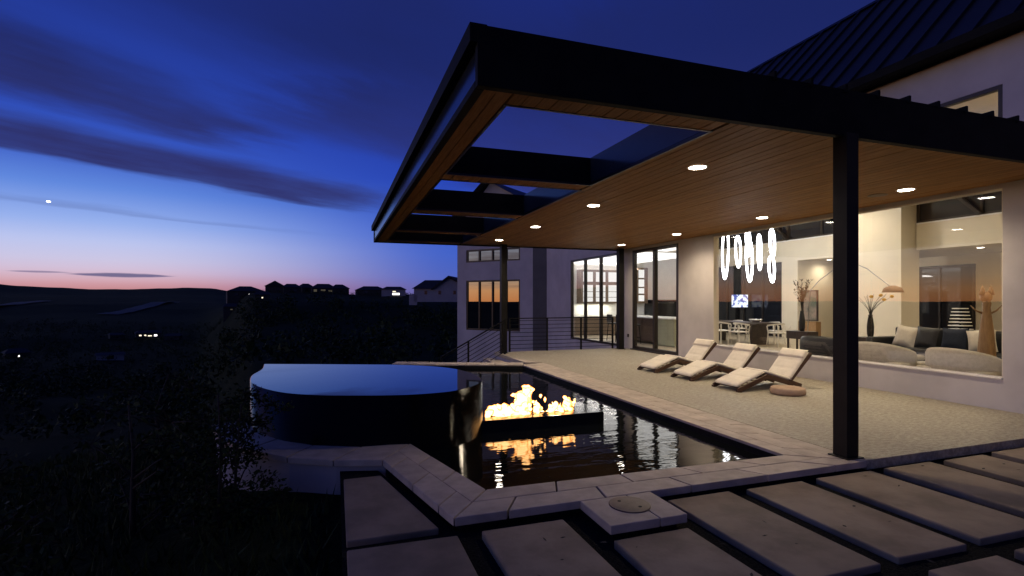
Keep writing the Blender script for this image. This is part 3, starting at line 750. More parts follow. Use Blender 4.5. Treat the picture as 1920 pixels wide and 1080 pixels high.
# inside surfaces
part(MB().box(W1 + .002, 20.6, 2.5, 20.5, -.1, 0), 'floor', 'floor_in', hs)
part(MB().box(W1 + .002, 17.2, 2.6, 20.5, 5.0, 5.06), 'ceiling', 'cream', hs)
part(MB().box(W1 + .002, 12.4, 14.5, 20.4, 3.1, 3.22).box(W1 + .002, 12.4, 14.5, 14.6, 3.22, 4.99).box(12.3, 12.4, 14.6, 20.4, 3.22, 4.99), 'kitchen_ceiling', 'white_paint', hs)
part(MB().box(W1 + .002, 9.55, 11.3, 14.498, 3.1, 3.22).box(W1 + .002, 9.55, 11.3, 11.36, 3.22, 4.99).box(9.49, 9.55, 11.36, 14.49, 3.22, 4.99), 'kitchen_ceiling', 'white_paint', hs)
part(MB().box(W1 + .002, 20.6, 20.4, 20.5, 0, 5.0), 'interior_wall', 'white_paint', hs)
part(MB().box(W1 + .002, 20.6, 2.5, 2.6, 0, 5.0), 'interior_wall', 'cream', hs)
part(MB().box(9.552, 10.3, 12.4, 14.498, 3.1, 3.22).box(10.24, 10.3, 12.4, 14.498, 3.222, 4.99).box(9.552, 10.238, 12.4, 12.46, 3.222, 4.99), 'kitchen_ceiling', 'white_paint', hs)
M['panel'] = emit('ceiling_glow', (1, .97, .92), 1.7)
for q in ((8.85, 9.50, 11.6, 14.3), (9.62, 10.2, 12.6, 14.3), (9.0, 12.2, 14.8, 16.6), (9.0, 12.2, 16.9, 19.8)): part(MB().box(*q, 3.084, 3.098), 'ceiling_glow_sheet', 'panel', hs)  # glowing sheets added under the kitchen ceiling so it reads bright
# rear wall X=17: header band with clerestory above, alcoves below, fireplace mass
part(MB().box(17, 17.2, 2.6, 11.1, 3.05, 3.84).box(17, 17.2, 13.0, 20.4, 3.05, 3.84), 'header_band', 'cream', hs)
part(MB().box(16.98, 17.22, 2.6, 11.1, 3.842, 3.88).box(16.98, 17.22, 13.0, 20.4, 3.842, 3.88), 'header_ledge', 'white_paint', hs)
part(MB().box(16.4, 17.2, 11.15, 12.95, 0, 4.99), 'fireplace_wall', 'cream', hs)
part(MB().box(17.0, 17.2, 15.45, 16.2, 0, 3.049), 'interior_wall', 'cream', hs)
part(MB().box(17.2, 20.5, 2.6, 15.45, 3.07, 3.16), 'alcove_ceiling', 'cream', hs)
part(MB().box(20.5, 20.6, 2.6, 11.5, 0, 3.07).box(20.5, 20.6, 13.7, 15.45, 0, 3.07).box(20.5, 20.6, 11.5, 13.7, 2.74, 3.07).box(17.2, 20.5, 15.45, 15.55, 0, 3.07), 'interior_wall', 'cream', hs)
part(MB().box(17.205, 18.8, 12.85, 12.95, 0, 3.069), 'interior_wall', 'cream', hs)
def darkpane(x, y0, y1, z0, z1, nx, fm='bronze', bars=.07):
    return window('rear_window', x, y0, y1, z0, z1, nx, bars, .1, 'rear_glass', fm)
darkpane(20.52, 11.52, 13.68, .02, 2.735, 2)
darkpane(17.1, 16.22, 20.38, .02, 3.045, 4)
darkpane(18.3 + 2.2, 13.72, 14.4, .02, 2.63, 1)
for y0, y1, nx in ((2.62, 11.13, 5), (12.97, 20.38, 5)): darkpane(17.1, y0, y1, 3.882, 4.99, nx)
for yy in (6.3, 9.4, 13.6, 15.9):
    part(MB().bar((16.95, yy, 3.9), (16.95, yy + 1.0, 4.98), .10, .09), 'brace', 'bronze', hs)
# interior downlights
for (xx, yy, zz, lb, e) in ((18.1, 15.0, 3.07, 'lit downlight in the alcove ceiling near the framed picture', 55), (18.15, 10.06, 3.07, 'lit downlight in the alcove ceiling above the rear window', 55)):
    downlight(xx, yy, zz, lb, 'downlights inside the house', 'lamp_in', .09, e, (1, .85, .62), 160)
for xx, yy in ((10.6, 5.5), (10.6, 8.5), (14.3, 6.2), (14.3, 9.4), (15.3, 12.6)):
    downlight(xx, yy, 4.995, {(10.6, 5.5): 'high ceiling downlight over the two cream armchairs', (10.6, 8.5): 'high ceiling downlight over the charcoal armchair', (14.3, 6.2): 'high ceiling downlight near the wooden sculpture', (14.3, 9.4): 'high ceiling downlight in front of the rear window', (15.3, 12.6): 'high ceiling downlight before the fireplace wall'}[(xx, yy)], 'downlights inside the house', 'lamp_in', .09, 195, (1, .83, .58), 165)
# unseen fill lamp added above the wall cabinets to brighten the kitchen ceiling
cl = lamp('kitchen_up_fill', 'AREA', (11.0, 20.0, 2.86), 90, (1, .95, .88), .25, direction=(0, -.35, 1), shape=3.6)
cl.data.size, cl.data.size_y = 3.6, .25
#cl2 = lamp('kitchen_up_fill', 'AREA', (9.3, 13.2, 2.5), 70, (1, .95, .88), .3, direction=(0, 0, 1))

# ------------------------------------------------------------------ kitchen
isl = thing('kitchen_island', 'sage and brown kitchen island with white top behind the sliding glass door', 'kitchen island', (10.4, 15.2, 0))
part(MB().bbox(10.15, 11.1, 13.85, 15.0, .02, .88, .005), 'side_panel', 'island', isl)
dr = part(MB().bbox(10.2, 11.1, 15.01, 17.1, .08, .88, .005), 'drawer_block', 'cab', isl)
for i in range(3):
    for k in range(3): sub(MB().bbox(10.18, 10.199, 15.05 + k * .68, 15.70 + k * .68, .12 + i * .25, .35 + i * .25, .003), 'drawer_front', 'cab', dr)
part(MB().bbox(10.08, 11.2, 13.78, 17.2, .882, .925, .006), 'worktop', 'splash', isl)
fc = thing('kitchen_tap', 'slim chrome arched tap on the white island top', 'tap', (10.55, 13.95, .926))
MB().tube([(0, 0, 0), (0, 0, .30), (.03, 0, .36), (.09, 0, .385), (.15, 0, .36), (.17, 0, .30)], .013, 10).build('spout', 'steel', fc, True)
MB().lathe([(.028, 0), (.028, .03), (.018, .035)], n=16).build('tap_base', 'steel', fc, True)
cb = thing('wall_cabinets', 'tall glass front wall cabinets lit white from inside on the kitchen back wall', 'kitchen cabinet', (10.9, 20.2, 1.4))
part(MB().bbox(9.93, 11.78, 19.99, 20.39, 1.36, 2.82, .004), 'cabinet_case', 'cab', cb)
for k in range(3):
    x0 = 9.97 + k * .61
    part(MB().box(x0 + .07, x0 + .53, 19.975, 19.988, 2.30, 2.72), 'glass_door', 'cabglass', cb)
    dd = part(MB().box(x0 + .07, x0 + .53, 19.975, 19.988, 1.44, 2.16), 'glass_door', 'cabglass', cb)
    for zz in (1.62, 1.86):
        sub(MB().box(x0 + .07, x0 + .53, 19.968, 19.974, zz, zz + .022), 'shelf', 'cab', dd)
cb2 = thing('corner_cabinet', 'narrow lit glass front cabinet beside the dark range', 'kitchen cabinet', (13.0, 20.2, 1.4))
part(MB().bbox(12.72, 13.26, 19.99, 20.39, 1.36, 2.95, .004), 'cabinet_case', 'cab', cb2)
for z0, z1 in ((2.5, 2.86), (2.1, 2.43), (1.8, 2.04), (1.46, 1.73)): part(MB().box(12.78, 13.06, 19.975, 19.988, z0, z1), 'glass_door', 'cabglass', cb2)
lowc = thing('base_cabinets', 'run of brown base cabinets with a pale worktop along the kitchen back wall', 'kitchen cabinet', (11.5, 20, 0))
part(MB().bbox(9.3, 13.2, 19.8, 20.39, .02, .80, .004), 'cabinet_case', 'cab', lowc)
part(MB().bbox(9.28, 13.22, 19.75, 20.39, .802, .84, .004), 'worktop', 'splash', lowc)
part(MB().box(9.6, 12.7, 20.37, 20.398, .842, 1.358), 'backsplash', 'splash', lowc)
lamp('under_cabinet_strip', 'AREA', (10.7, 20.15, 1.33), 14, (1, .95, .8), 1.6, shape=.08)
rg = thing('kitchen_range', 'large black oven block against the far kitchen wall', 'oven', (13.9, 20.1, 0))
part(MB().bbox(13.34, 14.56, 19.7, 20.39, .02, 1.52, .01), 'oven_body', 'black_gl', rg)
for z0 in (.3, .95):
    d_ = part(MB().bbox(13.42, 14.48, 19.675, 19.699, z0, z0 + .5, .004), 'oven_door', 'black_gl', rg)
    sub(MB().tube([(13.5, 19.65, z0 + .44), (14.4, 19.65, z0 + .44)], .012, 8), 'handle', 'steel', d_)
stool = thing('bar_stool', 'dark bar stool at the island seen through the first kitchen pane', 'stool', (9.75, 15.6, 0), 0, 'bar stools by the kitchen windows')
MB().bbox(-.19, .19, -.19, .19, .62, .68, .02).build('seat', 'dark_cloth', stool)
MB().bbox(-.20, -.165, -.18, .18, .70, .98, .01).build('backrest', 'dark_cloth', stool)
for a, b2 in ((-1, -1), (-1, 1), (1, -1), (1, 1)): MB().tube([(a * .15, b2 * .15, .62), (a * .19, b2 * .19, 0)], .014, 8).build('leg', 'black_metal', stool)
MB().tube([(-.18, -.18, .22), (.18, -.18, .22), (.18, .18, .22), (-.18, .18, .22), (-.18, -.18, .22)], .010, 6).build('footrest', 'black_metal', stool)
for yy, lb in ((16.25, 'dark bar stool at the island seen through the middle kitchen pane'), (16.9, 'dark bar stool farthest along the island')): dup(stool, lb, (9.75, yy, 0))

# ------------------------------------------------------------------ dining area
dt = thing('dining_table', 'long dark walnut dining table under the glowing ring chandelier', 'table', (13.5, 14.8, 0))
part(MB().bbox(13.0, 14.0, 13.4, 16.2, .70, .75, .008), 'tabletop', 'table_dark', dt)
for yy in (13.8, 15.8): part(MB().bbox(13.15, 13.85, yy - .05, yy + .05, 0, .699, .006), 'leg', 'table_dark', dt)
bowl = MB().lathe([(.06, 0), (.16, .05), (.22, .11), (.205, .11), (.14, .06), (.03, .025)], (13.4, 13.85, .751), 24)
bowl.build('bowl', 'white_paint', None, True, label='white bowl on the near end of the dark dining table', cat='bowl')
def dchair():
    t = thing('dining_chair', 'pale curved back dining chair at the near end of the dark table', 'chair', (13.5, 13.0, 0), 0, 'pale chairs round the dining table')
    MB().bbox(-.23, .23, -.22, .22, .43, .47, .015).build('seat', 'chair_w', t)
    for a, b2 in ((-1, -1), (1, -1), (-1, 1), (1, 1)):
        MB().tube([(a * .25, b2 * .23, 0), (a * .215, b2 * .20, .44)] + ([(a * .25, b2 * .22, .66)]), .017, 8).build('leg', 'chair_w', t)
    pts = []
    for i in range(13):
        a = math.pi * i / 12; pts.append((.29 * math.cos(a), -.28 * math.sin(a) + .16, .68 + .06 * math.sin(a)))
    bk = MB()
    for p, q in zip(pts, pts[1:]): bk.bar(p, q, .03, .05)
    bk.build('backrest', 'chair_w', t)
    MB().bar((0, -.20, .46), (0, -.13, .73), .05, .016).build('splat', 'chair_w', t)
    return t
dc = dchair()
for (xx, yy, rz_, lb) in ((12.75, 13.9, -90, 'pale dining chair on the window side nearest the sill'), (12.75, 14.75, -90, 'pale dining chair in the middle of the window side'), (12.75, 15.6, -90, 'pale dining chair on the window side farthest from the sill'),
                          (14.25, 13.9, 90, 'pale dining chair on the wall side nearest the cream column'), (14.25, 14.75, 90, 'pale dining chair in the middle of the wall side'), (14.25, 15.6, 90, 'pale dining chair on the wall side farthest back')):
    dup(dc, lb, (xx, yy, 0), R(rz_))
ch = thing('ring_chandelier', 'chandelier of tall glowing white oval loops over the dining table', 'chandelier', (13.55, 14.6, 4.98))
part(MB().bbox(13.35, 13.75, 13.3, 16.1, 4.93, 4.99, .006), 'canopy_plate', 'trim_w', ch)
S_, C_ = math.sin(R(18.84)), math.cos(R(18.84))
for (px, ptop, pbot, wpx) in ((1360, 428, 523, 17), (1384, 443, 501, 15), (1405, 448, 528, 18), (1403, 430, 480, 14), (1424, 440, 506, 12), (1448, 430, 482, 15), (1447, 480, 529, 17)):
    Xp = 13.55; t = (px - 960) / 970.; d = Xp / (S_ + t * C_); Yp = d * (C_ - t * S_)
    zt, zb = 1.5 + (563 - ptop) * d / 970., 1.5 + (563 - pbot) * d / 970.; hw = (wpx / 2 - 2.4) * d / 970.
    pts = []
    ang = random.uniform(-.25, .25); slant = random.choice((-1, 1)) * hw * random.uniform(.12, .3); ux, uy = math.cos(-R(18.84) + ang), math.sin(-R(18.84) + ang)
    for k in range(33):
        a = 2 * math.pi * k / 32; off = hw * math.sin(a) * (.86 + .14 * math.cos(a)) + slant * math.cos(a)
        pts.append((Xp + ux * off, Yp + uy * off, (zt + zb) / 2 + (zt - zb) / 2 * math.cos(a)))
    lp = part(MB().tube(pts, .034, 8, False), 'glowing_loop', 'led', ch, True)
    sub(MB().tube([(Xp, Yp, zt), (Xp, Yp, 4.94)], .004, 5), 'cord', 'steel', lp)
lamp('chandelier_glow', 'POINT', (13.55, 14.6, 2.9), 170, (1, .96, .92), .35)
tv = thing('television', 'small bright wall screen glowing blue white beyond the dining table', 'television', (16.9, 18.0, 1.5))
part(MB().bbox(16.1, 17.0, 18.0, 18.04, 1.18, 1.76, .006), 'screen_case', 'black_gl', tv)
m = emit('tv_picture', (.65, .75, 1), 1.4)
def tvmat(m):
    g = NT(m.node_tree); e = g.n['Emission']; tc = g.new('ShaderNodeTexCoord')
    n = g.noise(tc.outputs['Object'], 5, 2, .5); g.put(e.inputs[0], g.mix(g.step(n, .42, .5), (.10, .13, .40), (.85, .92, 1.0)))
tvmat(m)
part(MB().box(16.12, 16.98, 17.985, 17.999, 1.20, 1.74), 'screen', m, tv)
part(MB().box(16.5, 16.6, 18.041, 18.2, 0, 1.3), 'stand', 'black_gl', tv)

# ------------------------------------------------------------------ living room
pic = thing('framed_picture', 'framed picture in muted green and pink on the alcove wall', 'picture', (16.9, 15, 1.3))
pm = mat('abstract_canvas', (.30, .22, .18), .8, col2=(.05, .09, .06), vscale=2.2)
fr_ = part(MB().box(16.93, 16.995, 14.52, 15.18, .72, .76).box(16.93, 16.995, 14.52, 15.18, 1.84, 1.88).box(16.93, 16.995, 14.52, 14.56, .76, 1.84).box(16.93, 16.995, 15.14, 15.18, .76, 1.84), 'frame', 'table_dark', pic)
part(MB().box(16.96, 16.99, 14.56, 15.14, .76, 1.84), 'canvas', pm, pic)
part(MB().bbox(16.80, 17.05, 14.46, 15.24, .02, .70, .01), 'plinth', 'oak', pic)
# arc lamp
al = thing('arc_floor_lamp', 'tall arching chrome floor lamp with a pale drum shade', 'floor lamp', (14, 12.3, 0))
ap = []
for (px, py) in [(1514, 640), (1516, 580), (1519, 545), (1536, 526), (1560, 508), (1585, 499), (1610, 497), (1626, 504), (1640, 515), (1655, 526), (1668, 536), (1674, 541)]:
    t = (px - 960) / 970.; d = 13.6 / (S_ + t * C_); ap.append((13.6, d * (C_ - t * S_), 1.5 + (563 - py) * d / 970.))
ap[0] = (13.6, ap[1][1] + .05, .03)
part(MB().tube(ap, .012, 8), 'arc_arm', 'steel', al, True)
e = ap[-1]
part(MB().lathe([(.05, .08), (.19, .02), (.24, -.10), (.225, -.10), (.17, .01)], e, 24), 'lamp_shade', 'pouf', al, True)
part(MB().lathe([(.17, 0), (.17, .05), (.03, .06)], (13.6, ap[0][1], .0), 24), 'base', 'steel', al)
def branches(name, label, base, vase_m, h, spread, nfl, leafy):
    t = thing(name, label, 'vase', base)
    MB().lathe([(.06, 0), (.075, .10), (.08, .28), (.06, .46), (.045, .54), (.055, .58), (.035, .56)], n=20).build('vase', vase_m, t, True)
    br = MB(); fl = MB(); rnd = random.Random(label)
    for i in range(14):
        a = rnd.uniform(0, 6.28); s_ = rnd.uniform(.3, 1) * spread; hh = h * rnd.uniform(.7, 1)
        pts = [(0, 0, .5)] + [(s_ * math.cos(a) * k * k, s_ * math.sin(a) * k * k, .5 + hh * k + .0) for k in (.35, .65, 1)]
        br.tube(pts, .008, 5, True, .003)
        if i < nfl: fl.ball(pts[-1], .045, .05, .04, 10, 6)
        if leafy:
            for k in range(16):
                q = Vector(pts[1]).lerp(Vector(pts[3]), rnd.random()); v = Vector((rnd.uniform(-1, 1), rnd.uniform(-1, 1), rnd.uniform(-.3, 1))).normalized() * .11; w_ = v.cross(Vector((0, 0, 1))).normalized() * .02
                fl.add([q, q + v * .5 + w_, q + v, q + v * .5 - w_], [(0, 1, 2, 3)])
    br.build('stems', 'bark', t)
    if fl.v: fl.build('blossoms' if nfl else 'leaves', 'flower' if nfl else 'leaf', t, kind='stuff' if leafy else None)
branches('branch_vase', 'dark vase of bare leafy branches on a dark console by the picture', (12.6, 11.3, .62), 'dark_cloth', 1.0, .45, 0, True)
branches('flower_vase', 'tall dark vase of twigs with yellow blossoms before the fireplace wall', (13.0, 9.6, .55), 'bark', .62, .55, 5, False)
con = thing('console_table', 'low dark console carrying the branch vase', 'console table', (12.6, 11.3, 0))
MB().bbox(-.2, .2, -.36, .36, .40, .62, .006).build('tabletop', 'table_dark', con)
for a, b2 in ((-1, -1), (1, -1), (-1, 1), (1, 1)): MB().bar((a * .17, b2 * .32, 0), (a * .17, b2 * .32, .40), .04, .04).build('leg', 'table_dark', con)
con2 = dup(con, 'low dark side console carrying the yellow blossom vase', (13.0, 9.6, -.07))
def armchair(label, loc, rz_, m, w_=1.05, h=.74, name='armchair'):
    t = thing(name, label, 'armchair', loc, rz_, None)
    MB().bbox(-.42, .45, -w_ / 2 + .02, w_ / 2 - .02, .10, .40, .04, 3).build('seat', m, t, True)
    n = 24; vs = []; b = MB()
    prof = []
    for i in range(n + 1):                       # wrapping curved back
        a = math.pi * (.5 + i / n); ca, sa = math.cos(a), math.sin(a)
        hh = h - .16 * abs(i / n - .5) ** 2 * 4
        ro = (.46, w_ / 2); ri = (.34, w_ / 2 - .12)
        vs += [(ro[0] * ca, ro[1] * sa, .06), (ro[0] * ca * 1.03, ro[1] * sa * 1.0, hh - .05), (ro[0] * ca * .96, ro[1] * sa * .96, hh), (ri[0] * ca * 1.05, ri[1] * sa * 1.05, hh - .01), (ri[0] * ca, ri[1] * sa, hh - .06), (ri[0] * ca, ri[1] * sa, .06)]
    k = 6; fs = []
    for i in range(n):
        for j in range(k): fs.append((i * k + j, i * k + (j + 1) % k, (i + 1) * k + (j + 1) % k, (i + 1) * k + j))
    fs += [tuple(range(k)), tuple(n * k + j for j in range(k))[::-1]]
    b.add(vs, fs); b.build('backrest', m, t, True)
    MB().bbox(-.30, .44, -w_ / 2 + .14, w_ / 2 - .14, .401, .50, .035, 3).build('cushion', m, t, True)
    for a, b2 in ((-1, -1), (-1, 1), (1, -1), (1, 1)): MB().tube([(a * .3, b2 * (w_ / 2 - .18), .1), (a * .32, b2 * (w_ / 2 - .17), 0)], .02, 8).build('foot', 'table_dark', t)
    return t
armchair('cream curved back armchair nearest the right end of the big window', (9.72, 5.60, 0), 0, 'sofa', 1.05)
armchair('cream curved back armchair partly behind the near canopy post', (9.72, 6.86, 0), 0, 'sofa', 1.05)
armchair('charcoal leather armchair behind the loungers left of the near post', (9.65, 8.05, 0), R(12), 'dark_cloth', 1.0, .78)
so_ = thing('sofa', 'long charcoal sofa facing the window deep in the living room', 'sofa', (12.6, 7.6, 0), R(180))
MB().bbox(-.45, .45, -1.3, 1.3, .1, .42, .04, 3).build('seat', 'dark_cloth', so_, True)
MB().bbox(-.48, -.26, -1.3, 1.3, .3, .86, .05, 3).build('backrest', 'dark_cloth', so_, True)
for s2 in (-1, 1): MB().bbox(-.45, .45, min(s2 * 1.31, s2 * 1.5), max(s2 * 1.31, s2 * 1.5), .1, .62, .04, 3).build('armrest', 'dark_cloth', so_, True)
for a in (-1.2, 1.2):
    for b2 in (-.36, .36): MB().tube([(b2, a, .1), (b2, a, 0)], .022, 8).build('foot', 'table_dark', so_)
for (yy, mm, lb) in ((8.45, 'ivory', 'pale scatter cushion at the far end of the sofa'), (8.0, 'dark_cloth', 'charcoal scatter cushion left of the navy one'), (7.45, 'navy', 'navy scatter cushion beside the ivory one'), (6.95, 'ivory', 'ivory scatter cushion right of the navy one')):
    t = thing('scatter_cushion', lb, 'cushion', (12.58, yy, .66), 0, 'scatter cushions on the sofa')
    t.rotation_euler = (random.uniform(-.2, .2), R(14), random.uniform(-.1, .1))
    b = MB(); nn = 12; vs = []
    for sg in (-1, 1):
        for i in range(nn + 1):
            for k in range(nn + 1):
                u, v = i / nn * 2 - 1, k / nn * 2 - 1
                pf = (1 - abs(u) ** 4) * (1 - abs(v) ** 4); sx = 1 - .08 * (1 - abs(v)) ** 1 * abs(u)
                vs.append((sg * .09 * pf, .25 * u * (1 - .08 * (1 - v * v)), .25 * v * (1 - .08 * (1 - u * u))))
    o_ = (nn + 1) ** 2
    fs = [(s0 + i * (nn + 1) + k, s0 + i * (nn + 1) + k + 1, s0 + (i + 1) * (nn + 1) + k + 1, s0 + (i + 1) * (nn + 1) + k) for s0 in (0, o_) for i in range(nn) for k in range(nn)]
    b.add(vs, fs); b.build('cushion_cover', mm, t, True)
# carved wooden figure
sc_ = thing('wooden_sculpture', 'tall carved wooden figure with pointed ears by the right window edge', 'sculpture', (12.0, 6.55, 0), R(50))
MB().lathe([(.16, 0), (.165, .1), (.14, .5), (.11, .9), (.075, 1.22), (.06, 1.36), (.075, 1.44), (.05, 1.50)], n=18).build('body', 'oak', sc_, True)
b = MB().ball((.02, 0, 1.56), .10, .095, .11, 14, 10); b.build('head', 'oak', sc_, True)
for s2 in (-1, 1):
    MB().lathe([(.055, 0), (.04, .09), (.002, .20)], (0, 0, 0), 10).build('ear', 'oak', sc_, True).location = (0, s2 * .065, 1.60)
    MB().tube([(0, s2 * .07, 1.25), (.02, s2 * .16, 1.30), (.03, s2 * .24, 1.40)], .022, 8, True, .008).build('arm', 'oak', sc_, True)
tw = thing('slatted_tower', 'slim white slatted shelf tower in front of the rear window edge', 'shelf', (15.6, 9.1, 0))
for i in range(9): MB().bbox(-.22 + i * .012, .22 - i * .012, -.22 + i * .012, .22 - i * .012, .55 + i * .09, .575 + i * .09, .004).build('shelf_board', 'white_paint', tw)
MB().tube([(0, 0, .0), (0, 0, 1.3)], .02, 8).build('pole', 'black_metal', tw)
MB().bbox(-.25, .25, -.25, .25, 0, .04, .006).build('base', 'black_metal', tw)
st_ = thing('side_table', 'low oak side table by the cream armchair at the right window end', 'side table', (10.2, 4.75, 0))
MB().bbox(-.28, .28, -.28, .28, .50, .54, .006).build('tabletop', 'oak', st_)
for a, b2 in ((-1, -1), (1, -1), (-1, 1), (1, 1)): MB().tube([(a * .20, b2 * .20, .5), (a * .25, b2 * .25, 0)], .018, 8).build('leg', 'oak', st_)
ct = thing('coffee_table', 'low dark coffee table between armchairs and sofa', 'coffee table', (11.1, 6.6, 0))
MB().bbox(-.35, .35, -.7, .7, .36, .41, .008).build('tabletop', 'table_dark', ct)
for a, b2 in ((-1, -1), (1, -1), (-1, 1), (1, 1)): MB().bar((a * .29, b2 * .62, 0), (a * .29, b2 * .62, .36), .05, .05).build('leg', 'table_dark', ct)
tray = MB().bbox(10.95, 11.25, 5.95, 6.55, .412, .44, .006); tray.build('tray', 'leaf', None, label='green tray on the low dark coffee table', cat='tray')

# ------------------------------------------------------------------ loungers and pouf
def lounger(label, y):
    t = thing('sun_lounger', label, 'sun lounger', (6.2, y, 0), 0, 'sun loungers on the patio')
    P = [(.03, .035), (.62, .245), (1.17, .085), (1.60, .56)]           # foot, knee, seat, head (x, z)
    hw = .29
    for s2 in (-1, 1):
        b = MB()
        for p, q in zip(P, P[1:3]): b.bar((p[0] - .01, s2 * hw, p[1] - .012), (q[0] + .01, s2 * hw, q[1] - .012), .034, .075, .004)
        b.build('side_rail', 'teak', t)
        MB().bar((1.10, s2 * (hw - .035), .07), (1.62, s2 * (hw - .035), .575), .032, .062, .004).build('back_rail', 'teak', t)
        MB().bar((1.13, s2 * hw, .11), (1.36, s2 * hw, .035), .036, .068, .004).build('rear_foot', 'teak', t)
        MB().bbox(0, .07, s2 * hw - .03, s2 * hw + .03, 0, .035, .004).build('front_foot', 'teak', t)
    def along(p, q, n, inset):
        for i in range(n):
            f = (i + .5) / n; c = Vector((p[0] + (q[0] - p[0]) * f, 0, p[1] + (q[1] - p[1]) * f))
            d = Vector((q[0] - p[0], 0, q[1] - p[1])).normalized()
            MB().bar(c + Vector((0, -hw + inset, .008)) , c + Vector((0, hw - inset, .008)), .045, .014).build('slat', 'teak', t)
    along(P[0], P[1], 6, .01); along(P[1], P[2], 6, .01); along(P[2], P[3], 7, .04)
    def pad(name, p, q, th, w_, lift, bul=.004, tuft=0, s0=0., s1=1.):
        """soft pad along the segment p-q"""
        p, q = Vector((p[0], 0, p[1])), Vector((q[0], 0, q[1])); a = p.lerp(q, s0); q = p.lerp(q, s1); p = a
        d = q - p; L = d.length; d.normalize(); n_ = Vector((-d.z, 0, d.x)); nx, ny = 26, 16; vs = []
        for side in (0, 1):
            for i in range(nx + 1):
                for k in range(ny + 1):
                    u, v = i / nx, k / ny * 2 - 1; e = min(u, 1 - u) * L; ev = (1 - abs(v)) * w_
                    edge = min(1, e / .035) ** .5 * min(1, ev / .035) ** .5
                    h = th * edge
                    if side and tuft:
                        h -= .007 * edge * max(0, 1 - abs((u * tuft) % 1 - .5) * 0 - min((u * tuft) % 1, 1 - (u * tuft) % 1) / .07)
                        h += bul * edge * abs(math.sin(math.pi * u * tuft)) ** .5
                    h0 = th * .5 - (th * .5) * edge
                    z = lift + (max(h, h0) if side else h0)
                    pt = p + d * (u * L) + n_ * z; vs.append((pt.x, v * w_, pt.z))
        o_ = (nx + 1) * (ny + 1)
        fs = [(s_ + i * (ny + 1) + k, s_ + i * (ny + 1) + k + 1, s_ + (i + 1) * (ny + 1) + k + 1, s_ + (i + 1) * (ny + 1) + k) for s_ in (0, o_) for i in range(nx) for k in range(ny)]
        b = MB(); b.add(vs, fs); me = b.mesh(name, 'cushion', True)
        bm_ = bmesh.new(); bm_.from_mesh(me); bmesh.ops.remove_doubles(bm_, verts=bm_.verts, dist=.0008); bmesh.ops.recalc_face_normals(bm_, faces=bm_.faces); bm_.to_mesh(me); bm_.free()
        me.polygons.foreach_set('use_smooth', [True] * len(me.polygons))
        return link(name, me, t)
    pad('leg_cushion', P[0], P[1], .055, .275, .03, tuft=2)
    pad('seat_cushion', P[1], P[2], .055, .275, .03, tuft=2)
    pad('back_cushion', P[2], P[3], .055, .275, .03, tuft=3, s0=.03)
    pad('head_pillow', P[2], P[3], .034, .277, .074, bul=.010, tuft=1, s0=.74, s1=1.03)
    return t
l1 = lounger('wooden sun lounger with cream cushions beside the round tan pouf', 7.09)
dup(l1, 'wooden sun lounger with cream cushions between the other two', (6.22, 8.29, 0), R(-1.2))
dup(l1, 'wooden sun lounger with cream cushions nearest the sliding door', (6.2, 9.42, 0), R(1.5))
pf = MB().lathe([(.235, 0), (.255, .012), (.262, .05), (.255, .092), (.235, .105), (.10, .112), (.0, .113)], (6.86, 6.42, .001), 48)
pf.build('floor_pouf', 'pouf', None, True, label='low round tan pouf on the deck beside the nearest lounger', cat='pouf')

# ------------------------------------------------------------------ far wing of the house
wg = thing('house_wing', 'angled two storey stucco wing with mirror like windows beyond the patio', 'house wing', (8.6, 20.6, 0))
WD = Vector((-.637, .771, 0)).normalized(); WN = Vector((-WD.y, WD.x, 0)) * 1   # outward normal, towards the pool
def wq(s, z, out=0.): return Vector((8.6, 20.6, 0)) + WD * s + WN * out + Vector((0, 0, z))
def wbox(s0, s1, z0, z1, o0, o1):
    v = [wq(s, z, o) for z in (z0, z1) for o in (o0, o1) for s in (s0, s1)]
    return MB().add(v, [(0, 2, 3, 1), (4, 5, 7, 6), (0, 1, 5, 4), (2, 6, 7, 3), (0, 4, 6, 2), (1, 3, 7, 5)])
SW = 4.82
for (s0, s1, z0, z1) in ((.66, 1.33, -3, 5), (4.30, SW, -3, 5), (1.33, 4.30, -3, .10), (1.33, 4.30, 2.43, 3.28), (1.33, 4.30, 3.87, 5)):
    part(wbox(s0, s1, z0, z1, -.25, 0), 'wall', 'stucco', wg)
part(wbox(0.0, .66, -3, 5.0, -.25, .03), 'corner_cladding', 'clad', wg)
part(MB().add([wq(SW - .001, -3, -.25), wq(SW - .001, -3, -9), wq(SW - .001, 5, -9), wq(SW - .001, 5, -.25)], [(0, 1, 2, 3)]), 'side_wall', 'stucco', wg)
def wwin(z0, z1, bars):
    f = MB()
    for bx in (wbox(1.33, 4.30, z0, z0 + bars, -.12, -.02), wbox(1.33, 4.30, z1 - bars, z1, -.12, -.02), wbox(1.33, 1.33 + bars, z0 + bars, z1 - bars, -.12, -.02), wbox(4.30 - bars, 4.30, z0 + bars, z1 - bars, -.12, -.02)): f.add(bx.v, bx.f)
    fo = part(f, 'window', 'bronze', wg)
    st = (4.30 - 1.33) / 4
    for i in range(1, 4): sub(wbox(1.33 + st * i - bars * .5, 1.33 + st * i + bars * .5, z0 + bars + .001, z1 - bars - .001, -.125, -.015), 'mullion', 'bronze', fo)
    for i in range(4): sub(wbox(1.33 + st * i + .02, 1.33 + st * (i + 1) - .02, z0 + .02, z1 - .02, -.085, -.07), 'pane', 'dark_glass', fo)
wwin(.10, 2.43, .075); wwin(3.28, 3.87, .075)
